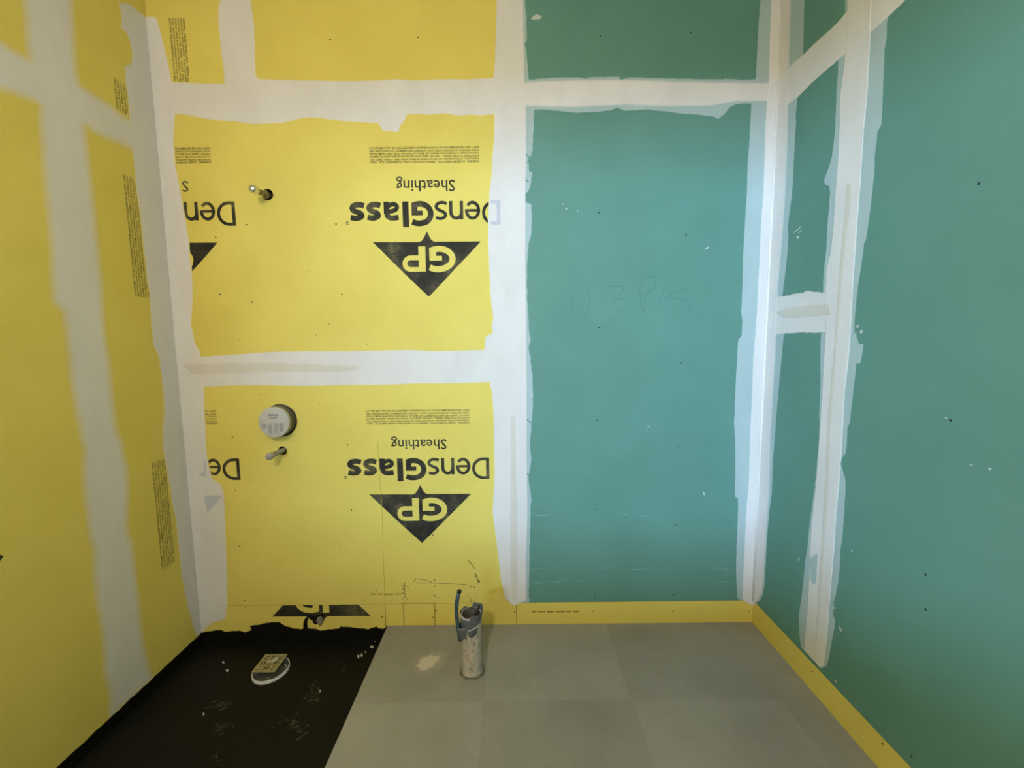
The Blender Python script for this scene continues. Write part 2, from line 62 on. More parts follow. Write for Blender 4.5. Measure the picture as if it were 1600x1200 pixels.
STROKES = [
    ('back', 'pencil', 0.003, [(-0.5177, 0.2305), (-0.507, 0.2446), (-0.4967, 0.2505), (-0.4682, 0.2485), (-0.44, 0.2413), (-0.4159, 0.2294)]),
    ('back', 'pencil', 0.003, [(-0.5014, 0.2304), (-0.4159, 0.2294), (-0.3508, 0.2257), (-0.2979, 0.2217), (-0.2451, 0.2169)]),
    ('back', 'pencil', 0.0035, [(-0.5583, 0.2331), (-0.5591, 0.1901), (-0.5614, 0.1469)]),
    ('back', 'pencil', 0.0045, [(-0.2322, 0.3471), (-0.2144, 0.3235), (-0.2006, 0.3021)]),
    ('back', 'pencil', 0.006, [(-0.1991, 0.2764), (-0.1894, 0.2506)]),
    ('back', 'pencil', 0.007, [(-0.1916, 0.2442), (-0.1775, 0.2355), (-0.1899, 0.227)]),
    ('back', 'pencil', 0.004, [(-0.2228, 0.2123), (-0.2229, 0.2037)]),
    ('back', 'pencil', 0.003, [(-0.2242, 0.1433), (-0.2246, 0.1217)]),
    ('back', 'faint', 0.0022, [(-0.6658, 0.9644), (-0.6631, 0.8028), (-0.6586, 0.6055), (-0.6618, 0.3708), (-0.6625, 0.1168)]),
    ('back', 'greenpencil', 0.0024, [(0.2951, 1.6737), (0.29, 1.6288), (0.284, 1.5913)]),
    ('back', 'greenpencil', 0.0024, [(0.3215, 1.7107), (0.3481, 1.7029), (0.3634, 1.6804), (0.3712, 1.6504), (0.3677, 1.613), (0.3603, 1.5867), (0.353, 1.5377)]),
    ('back', 'greenpencil', 0.0024, [(0.4392, 1.6908), (0.4581, 1.6995), (0.4959, 1.7028), (0.5263, 1.6995), (0.5252, 1.6712), (0.4892, 1.6432), (0.5348, 1.6427), (0.5518, 1.626), (0.5279, 1.5962), (0.4903, 1.5589), (0.4336, 1.5103)]),
    ('back', 'greenpencil', 0.0024, [(0.6061, 1.6927), (0.6147, 1.6403), (0.6233, 1.5914), (0.6318, 1.5861), (0.634, 1.6251), (0.6348, 1.6626)]),
    ('back', 'greenpencil', 0.0024, [(0.6136, 1.6927), (0.6257, 1.7334), (0.6542, 1.7443), (0.6846, 1.7402), (0.678, 1.6994), (0.6557, 1.6773), (0.6334, 1.6551)]),
    ('back', 'greenpencil', 0.0024, [(0.7273, 1.6989), (0.7095, 1.6506), (0.6915, 1.6058)]),
    ('back', 'greenpencil', 0.0024, [(0.7403, 1.7803), (0.7334, 1.7545)]),
    ('back', 'greenpencil', 0.0024, [(0.8261, 1.6904), (0.7847, 1.6774), (0.751, 1.6613), (0.7362, 1.648), (0.7781, 1.6424), (0.824, 1.6321), (0.8514, 1.6078), (0.8543, 1.589), (0.841, 1.5763)]),
    ('back', 'fadedprint', 0.0075, [(0.0857, 0.0684), (0.1103, 0.0682)]),
    ('back', 'fadedprint', 0.0075, [(0.1185, 0.0684), (0.1563, 0.068)]),
    ('back', 'fadedprint', 0.0075, [(0.1645, 0.0672), (0.1989, 0.0669)]),
    ('back', 'fadedprint', 0.0075, [(0.2104, 0.0678), (0.2563, 0.0673)]),
    ('back', 'fadedprint', 0.0075, [(0.2645, 0.0676), (0.2908, 0.0673)]),
    ('back', 'fadedprint', 0.0075, [(0.3006, 0.0672), (0.3269, 0.0669)]),
    ('back', 'faint', 0.0085, [(-0.7354, 0.1723), (-0.706, 0.172)]),
    ('back', 'faint', 0.0085, [(-0.6994, 0.1719), (-0.6733, 0.1716)]),
    ('back', 'faint', 0.0085, [(-0.6668, 0.1705), (-0.6194, 0.17)]),
    ('back', 'faint', 0.0085, [(-0.6096, 0.1717), (-0.5785, 0.1713)]),
    ('right', 'green', 0.006, [(1.5858, 1.085), (1.5839, 1.0622), (1.5851, 1.0361)]),
    ('right', 'green', 0.006, [(1.5836, 1.0184), (1.585, 0.9946)]),
    ('right', 'green', 0.006, [(1.5833, 0.9743), (1.5874, 0.9418), (1.5886, 0.9152)]),
    ('right', 'green', 0.006, [(1.5907, 0.8987), (1.5924, 0.877)]),
    ('right', 'green', 0.006, [(1.597, 0.8488), (1.5925, 0.8371)]),
    ('back', 'green', 0.006, [(0.0712, 2.3026), (0.0887, 2.2856), (0.0797, 2.2632)]),
    ('back', 'green', 0.006, [(0.0615, 2.1956), (0.0851, 2.1812)]),
    ('back', 'green', 0.006, [(0.0651, 1.0713), (0.0869, 1.0521)]),
    ('back', 'green', 0.006, [(0.0632, 0.8016), (0.082, 0.7786)]),
    ('back', 'green', 0.006, [(0.4989, 2.6288), (0.5106, 2.6178)]),
    ('back', 'green', 0.006, [(0.0719, 2.7758), (0.0803, 2.7543)]),
]
FLECKS = [('back', [(0.2449, 2.0782), (0.2437, 2.0766), (0.2415, 2.0758), (0.2398, 2.0773), (0.24, 2.0791), (0.2415, 2.0806), (0.2446, 2.0807)], 'fleck'), ('back', [(0.2636, 2.0602), (0.2617, 2.056), (0.2578, 2.0564), (0.2546, 2.0582), (0.2552, 2.062), (0.2578, 2.0639), (0.2607, 2.063)], 'fleck'), ('back', [(0.3145, 2.0501), (0.3143, 2.0476), (0.3116, 2.0472), (0.3094, 2.0489), (0.3094, 2.0515), (0.3118, 2.0523), (0.3137, 2.052)], 'fleck'), ('back', [(0.9324, 1.8795), (0.9304, 1.875), (0.9214, 1.8691), (0.9122, 1.8667), (0.9145, 1.8714), (0.9178, 1.8759), (0.9271, 1.8801)], 'fleck'), ('back', [(0.6694, 1.0252), (0.6667, 1.0234), (0.6626, 1.0225), (0.6598, 1.0243), (0.6574, 1.0269), (0.6622, 1.0286), (0.6673, 1.0275)], 'fleck'), ('back', [(0.9503, 0.6851), (0.9528, 0.6763), (0.9497, 0.6747), (0.9454, 0.6783), (0.9423, 0.6878), (0.9437, 0.6929), (0.947, 0.6915)], 'fleck'), ('back', [(0.1483, 2.886), (0.1418, 2.8781), (0.1283, 2.8748), (0.1147, 2.8741), (0.0992, 2.8772), (0.1076, 2.8857), (0.1147, 2.891), (0.127, 2.8968), (0.1388, 2.892)], 'fleck'), ('back', [(0.1086, 0.2955), (0.1034, 0.2941), (0.0902, 0.2938), (0.0804, 0.2946), (0.0898, 0.2961), (0.103, 0.2965)], 'scrape'), ('back', [(0.1343, 0.2979), (0.1269, 0.2967), (0.112, 0.2961), (0.0986, 0.2968), (0.1099, 0.2985), (0.1277, 0.2988)], 'scrape'), ('back', [(0.1539, 0.3003), (0.1455, 0.2992), (0.1247, 0.2985), (0.1162, 0.2991), (0.1246, 0.3002), (0.1414, 0.3004)], 'scrape'), ('back', [(0.1833, 0.2869), (0.1674, 0.2854), (0.1423, 0.2845), (0.1356, 0.2854), (0.1461, 0.2865), (0.1662, 0.2873)], 'scrape'), ('back', [(0.1929, 0.2964), (0.1838, 0.2954), (0.1638, 0.2948), (0.1446, 0.2949), (0.1624, 0.2962), (0.1855, 0.2969)], 'scrape'), ('back', [(0.2321, 0.2307), (0.226, 0.2299), (0.2133, 0.2294), (0.202, 0.2297), (0.2133, 0.2307), (0.2259, 0.2311)], 'scrape'), ('back', [(0.2712, 0.2434), (0.2597, 0.2422), (0.232, 0.2415), (0.2111, 0.2415), (0.2315, 0.2429), (0.2557, 0.2436)], 'scrape'), ('back', [(0.2827, 0.2466), (0.2726, 0.2453), (0.2549, 0.2449), (0.251, 0.2456), (0.256, 0.2465), (0.2699, 0.247)], 'scrape'), ('back', [(0.2979, 0.2431), (0.2948, 0.242), (0.2674, 0.2413), (0.2493, 0.2415), (0.2685, 0.2429), (0.2945, 0.2439)], 'scrape'), ('back', [(0.3222, 0.2332), (0.3145, 0.2321), (0.2921, 0.231), (0.2785, 0.2318), (0.2917, 0.2334), (0.3152, 0.2339)], 'scrape'), ('back', [(0.3452, 0.2329), (0.3358, 0.2313), (0.3138, 0.2306), (0.3073, 0.2317), (0.3124, 0.2334), (0.3373, 0.2342)], 'scrape'), ('back', [(0.356, 0.2298), (0.3525, 0.2283), (0.3267, 0.228), (0.3044, 0.2282), (0.3227, 0.23), (0.3465, 0.2304)], 'scrape'), ('back', [(0.6176, 0.2911), (0.6024, 0.2897), (0.5877, 0.2893), (0.5713, 0.2897), (0.5876, 0.291), (0.6057, 0.2922)], 'scrape'), ('back', [(0.6369, 0.2879), (0.6275, 0.2861), (0.6045, 0.2859), (0.5892, 0.2864), (0.6036, 0.288), (0.6274, 0.2892)], 'scrape'), ('back', [(0.6556, 0.2931), (0.6518, 0.2923), (0.6334, 0.2917), (0.6207, 0.292), (0.6327, 0.2931), (0.6495, 0.2935)], 'scrape'), ('back', [(0.6784, 0.2881), (0.6677, 0.287), (0.6502, 0.2867), (0.6387, 0.2869), (0.6487, 0.2878), (0.6674, 0.2886)], 'scrape'), ('back', [(0.6896, 0.2968), (0.6831, 0.2956), (0.6671, 0.2947), (0.6553, 0.2957), (0.6675, 0.2974), (0.6845, 0.2979)], 'scrape'), ('back', [(0.7118, 0.2871), (0.7081, 0.2858), (0.6978, 0.2852), (0.6941, 0.2865), (0.6977, 0.2881), (0.7076, 0.288)], 'scrape'), ('back', [(1.0134, 0.2942), (1.009, 0.293), (0.9963, 0.2924), (0.9904, 0.2935), (0.9989, 0.2945), (1.0081, 0.2949)], 'scrape'), ('back', [(1.0361, 0.2889), (1.029, 0.2878), (1.0072, 0.2868), (1.0002, 0.2878), (1.0075, 0.2891), (1.0332, 0.2901)], 'scrape'), ('back', [(1.0656, 0.2857), (1.0514, 0.2844), (1.0299, 0.2835), (1.0245, 0.2844), (1.03, 0.2856), (1.0529, 0.2863)], 'scrape'), ('back', [(1.0726, 0.289), (1.0684, 0.2876), (1.0578, 0.2876), (1.0536, 0.2884), (1.0577, 0.2895), (1.0687, 0.2903)], 'scrape'), ('back', [(1.0917, 0.2811), (1.0859, 0.2798), (1.0718, 0.2797), (1.0632, 0.2802), (1.0681, 0.2817), (1.0839, 0.2817)], 'scrape'), ('back', [(0.1161, 0.584), (0.1147, 0.5831), (0.0978, 0.5826), (0.0898, 0.5832), (0.0979, 0.5842), (0.1146, 0.5848)], 'scrape'), ('back', [(0.1418, 0.5799), (0.1303, 0.5784), (0.1096, 0.5776), (0.1069, 0.5788), (0.1111, 0.5801), (0.1299, 0.5806)], 'scrape'), ('back', [(0.1773, 0.5792), (0.1597, 0.5779), (0.1367, 0.5771), (0.1207, 0.5775), (0.1359, 0.5789), (0.1591, 0.5794)], 'scrape'), ('back', [(0.1868, 0.5838), (0.1723, 0.5821), (0.1539, 0.5816), (0.1401, 0.5824), (0.1544, 0.5839), (0.1722, 0.5846)], 'scrape'), ('back', [(0.5751, 0.5818), (0.5644, 0.5805), (0.5448, 0.5795), (0.5368, 0.5806), (0.5487, 0.5819), (0.5628, 0.5823)], 'scrape'), ('back', [(0.6117, 0.5682), (0.5992, 0.567), (0.5791, 0.5663), (0.5689, 0.5669), (0.5744, 0.5683), (0.6046, 0.5692)], 'scrape'), ('back', [(0.624, 0.5818), (0.6133, 0.5807), (0.6007, 0.5801), (0.594, 0.5808), (0.6015, 0.5819), (0.616, 0.5826)], 'scrape'), ('back', [(0.6311, 0.5751), (0.6279, 0.5744), (0.6183, 0.5742), (0.6141, 0.5746), (0.6154, 0.5755), (0.6277, 0.5756)], 'scrape'), ('back', [(0.6786, 0.5724), (0.6649, 0.5707), (0.6401, 0.57), (0.63, 0.5709), (0.6401, 0.5724), (0.6639, 0.5732)], 'scrape'), ('back', [(1.0188, 0.2236), (1.0118, 0.2224), (1.0028, 0.2221), (0.9935, 0.2228), (1.0023, 0.2241), (1.0127, 0.2245)], 'scrape'), ('back', [(1.0428, 0.2173), (1.0343, 0.2163), (1.0201, 0.2154), (1.0182, 0.2165), (1.0196, 0.2177), (1.0347, 0.2178)], 'scrape'), ('back', [(1.0654, 0.2177), (1.0531, 0.2165), (1.0286, 0.2156), (1.0224, 0.2163), (1.0277, 0.2175), (1.0563, 0.2184)], 'scrape'), ('back', [(1.0984, 0.2163), (1.0833, 0.2148), (1.0551, 0.214), (1.0486, 0.2148), (1.0548, 0.2159), (1.0837, 0.217)], 'scrape'), ('back', [(1.1006, 0.2205), (1.0957, 0.2192), (1.0719, 0.2187), (1.053, 0.219), (1.069, 0.2207), (1.0933, 0.2212)], 'scrape'), ('back', [(0.1247, 0.2279), (0.1158, 0.2261), (0.0979, 0.2255), (0.0907, 0.2268), (0.0985, 0.2284), (0.1145, 0.2288)], 'scrape'), ('back', [(0.1389, 0.2214), (0.1296, 0.2204), (0.1144, 0.2199), (0.1063, 0.2204), (0.1156, 0.2213), (0.1283, 0.2217)], 'scrape'), ('back', [(0.1558, 0.2249), (0.152, 0.2234), (0.1217, 0.2225), (0.1114, 0.2235), (0.1273, 0.2248), (0.151, 0.2261)], 'scrape'), ('back', [(0.1704, 0.227), (0.1682, 0.2257), (0.16, 0.2257), (0.1552, 0.2265), (0.158, 0.228), (0.1688, 0.2282)], 'scrape'), ('back', [(0.1979, 0.2324), (0.1937, 0.2313), (0.1765, 0.2304), (0.1685, 0.2315), (0.1769, 0.2331), (0.1932, 0.2332)], 'scrape'), ('back', [(0.2221, 0.224), (0.2126, 0.223), (0.192, 0.2219), (0.1785, 0.2226), (0.1955, 0.224), (0.2168, 0.2249)], 'scrape'), ('back', [(0.2464, 0.2268), (0.2314, 0.2256), (0.2094, 0.2248), (0.2038, 0.2255), (0.211, 0.2265), (0.2316, 0.2271)], 'scrape'), ('back', [(0.276, 0.2351), (0.257, 0.2339), (0.2394, 0.2334), (0.2294, 0.2337), (0.2342, 0.2347), (0.26, 0.2354)], 'scrape'), ('back', [(0.2783, 0.2281), (0.2747, 0.2268), (0.2634, 0.2269), (0.2585, 0.2274), (0.2613, 0.2286), (0.272, 0.2286)], 'scrape'), ('back', [(0.312, 0.2317), (0.2962, 0.2304), (0.2778, 0.2293), (0.2736, 0.2305), (0.2784, 0.2319), (0.2958, 0.232)], 'scrape'), ('back', [(0.3176, 0.2331), (0.3121, 0.2323), (0.2986, 0.2317), (0.2933, 0.2324), (0.3007, 0.2332), (0.3143, 0.2339)], 'scrape'), ('back', [(0.4772, 0.3), (0.4653, 0.298), (0.4395, 0.2978), (0.4179, 0.2981), (0.4348, 0.3001), (0.463, 0.301)], 'scrape'), ('back', [(0.4915, 0.3011), (0.4858, 0.3001), (0.4732, 0.2997), (0.4681, 0.3003), (0.4724, 0.3013), (0.4867, 0.3018)], 'scrape'), ('back', [(0.5097, 0.3019), (0.506, 0.3009), (0.4953, 0.3008), (0.4877, 0.3012), (0.4947, 0.3022), (0.5052, 0.3025)], 'scrape'), ('back', [(1.0898, 0.2531), (1.0796, 0.252), (1.07, 0.2518), (1.0644, 0.2523), (1.0672, 0.2535), (1.0812, 0.2539)], 'scrape'), ('back', [(1.1094, 0.2604), (1.1033, 0.2594), (1.095, 0.2592), (1.09, 0.2598), (1.0941, 0.2607), (1.1031, 0.261)], 'scrape'), ('back', [(1.1243, 0.2664), (1.1183, 0.2651), (1.1102, 0.265), (1.1056, 0.2658), (1.1089, 0.2671), (1.1193, 0.2677)], 'scrape'), ('right', [(1.7627, 1.9146), (1.7658, 1.9111), (1.7908, 1.9016), (1.805, 1.8977), (1.8121, 1.8971), (1.7947, 1.905), (1.7722, 1.9129)], 'fleck'), ('right', [(1.7591, 1.9003), (1.7648, 1.8953), (1.771, 1.8904), (1.7804, 1.8855), (1.7785, 1.8889), (1.7734, 1.893), (1.7664, 1.8973)], 'fleck'), ('right', [(1.7769, 1.8688), (1.7828, 1.8666), (1.7884, 1.8694), (1.7909, 1.8746), (1.7849, 1.8772), (1.7786, 1.8774), (1.7734, 1.8734)], 'fleck'), ('right', [(1.4621, 0.3841), (1.4644, 0.3802), (1.4717, 0.3763), (1.4745, 0.3775), (1.4742, 0.3799), (1.4698, 0.3836), (1.4641, 0.3855)], 'fleck'), ('right', [(1.4269, 0.3611), (1.4227, 0.3538), (1.4268, 0.351), (1.4314, 0.3508), (1.4347, 0.3569), (1.4375, 0.3645), (1.4321, 0.3657)], 'fleck'), ('right', [(1.6595, 0.5054), (1.6622, 0.4987), (1.6649, 0.4933), (1.6681, 0.4968), (1.6675, 0.5036), (1.6664, 0.5111), (1.6622, 0.5117)], 'fleck'), ('right', [(1.4028, 0.6806), (1.4025, 0.6769), (1.4059, 0.6745), (1.4084, 0.6758), (1.4086, 0.6793), (1.4063, 0.6821), (1.404, 0.6823)], 'fleck'), ('right', [(1.4306, 0.1455), (1.4285, 0.142), (1.4317, 0.1387), (1.4349, 0.1371), (1.437, 0.1397), (1.4374, 0.1438), (1.434, 0.1475)], 'fleck'), ('right', [(1.1283, 1.2142), (1.1299, 1.2126), (1.132, 1.2117), (1.1333, 1.2127), (1.1341, 1.2141), (1.1325, 1.2158), (1.1297, 1.2158)], 'fleck'), ('right', [(1.0548, 1.0996), (1.0555, 1.098), (1.0581, 1.0979), (1.0605, 1.0984), (1.0612, 1.1003), (1.0579, 1.1012), (1.0547, 1.1015)], 'fleck'), ('right', [(1.012, 1.1031), (1.0132, 1.1), (1.0157, 1.0995), (1.0183, 1.0996), (1.0185, 1.1027), (1.0165, 1.1055), (1.0143, 1.1041)], 'fleck'), ('right', [(1.4451, 1.482), (1.447, 1.4783), (1.4512, 1.4777), (1.4533, 1.4818), (1.4512, 1.4859), (1.4479, 1.4893), (1.4439, 1.4869)], 'fleck'), ('right', [(1.4252, 1.4628), (1.4291, 1.4582), (1.4343, 1.4581), (1.4376, 1.4629), (1.4342, 1.4679), (1.4305, 1.4713), (1.4272, 1.468)], 'fleck'), ('right', [(1.4517, 1.4562), (1.4516, 1.4526), (1.4547, 1.4527), (1.457, 1.4547), (1.4571, 1.4579), (1.4555, 1.4604), (1.4528, 1.4587)], 'fleck'), ('right', [(1.4555, 0.4241), (1.4611, 0.419), (1.4682, 0.4129), (1.4727, 0.4117), (1.4758, 0.4114), (1.4681, 0.4176), (1.4602, 0.4225)], 'fleck')]
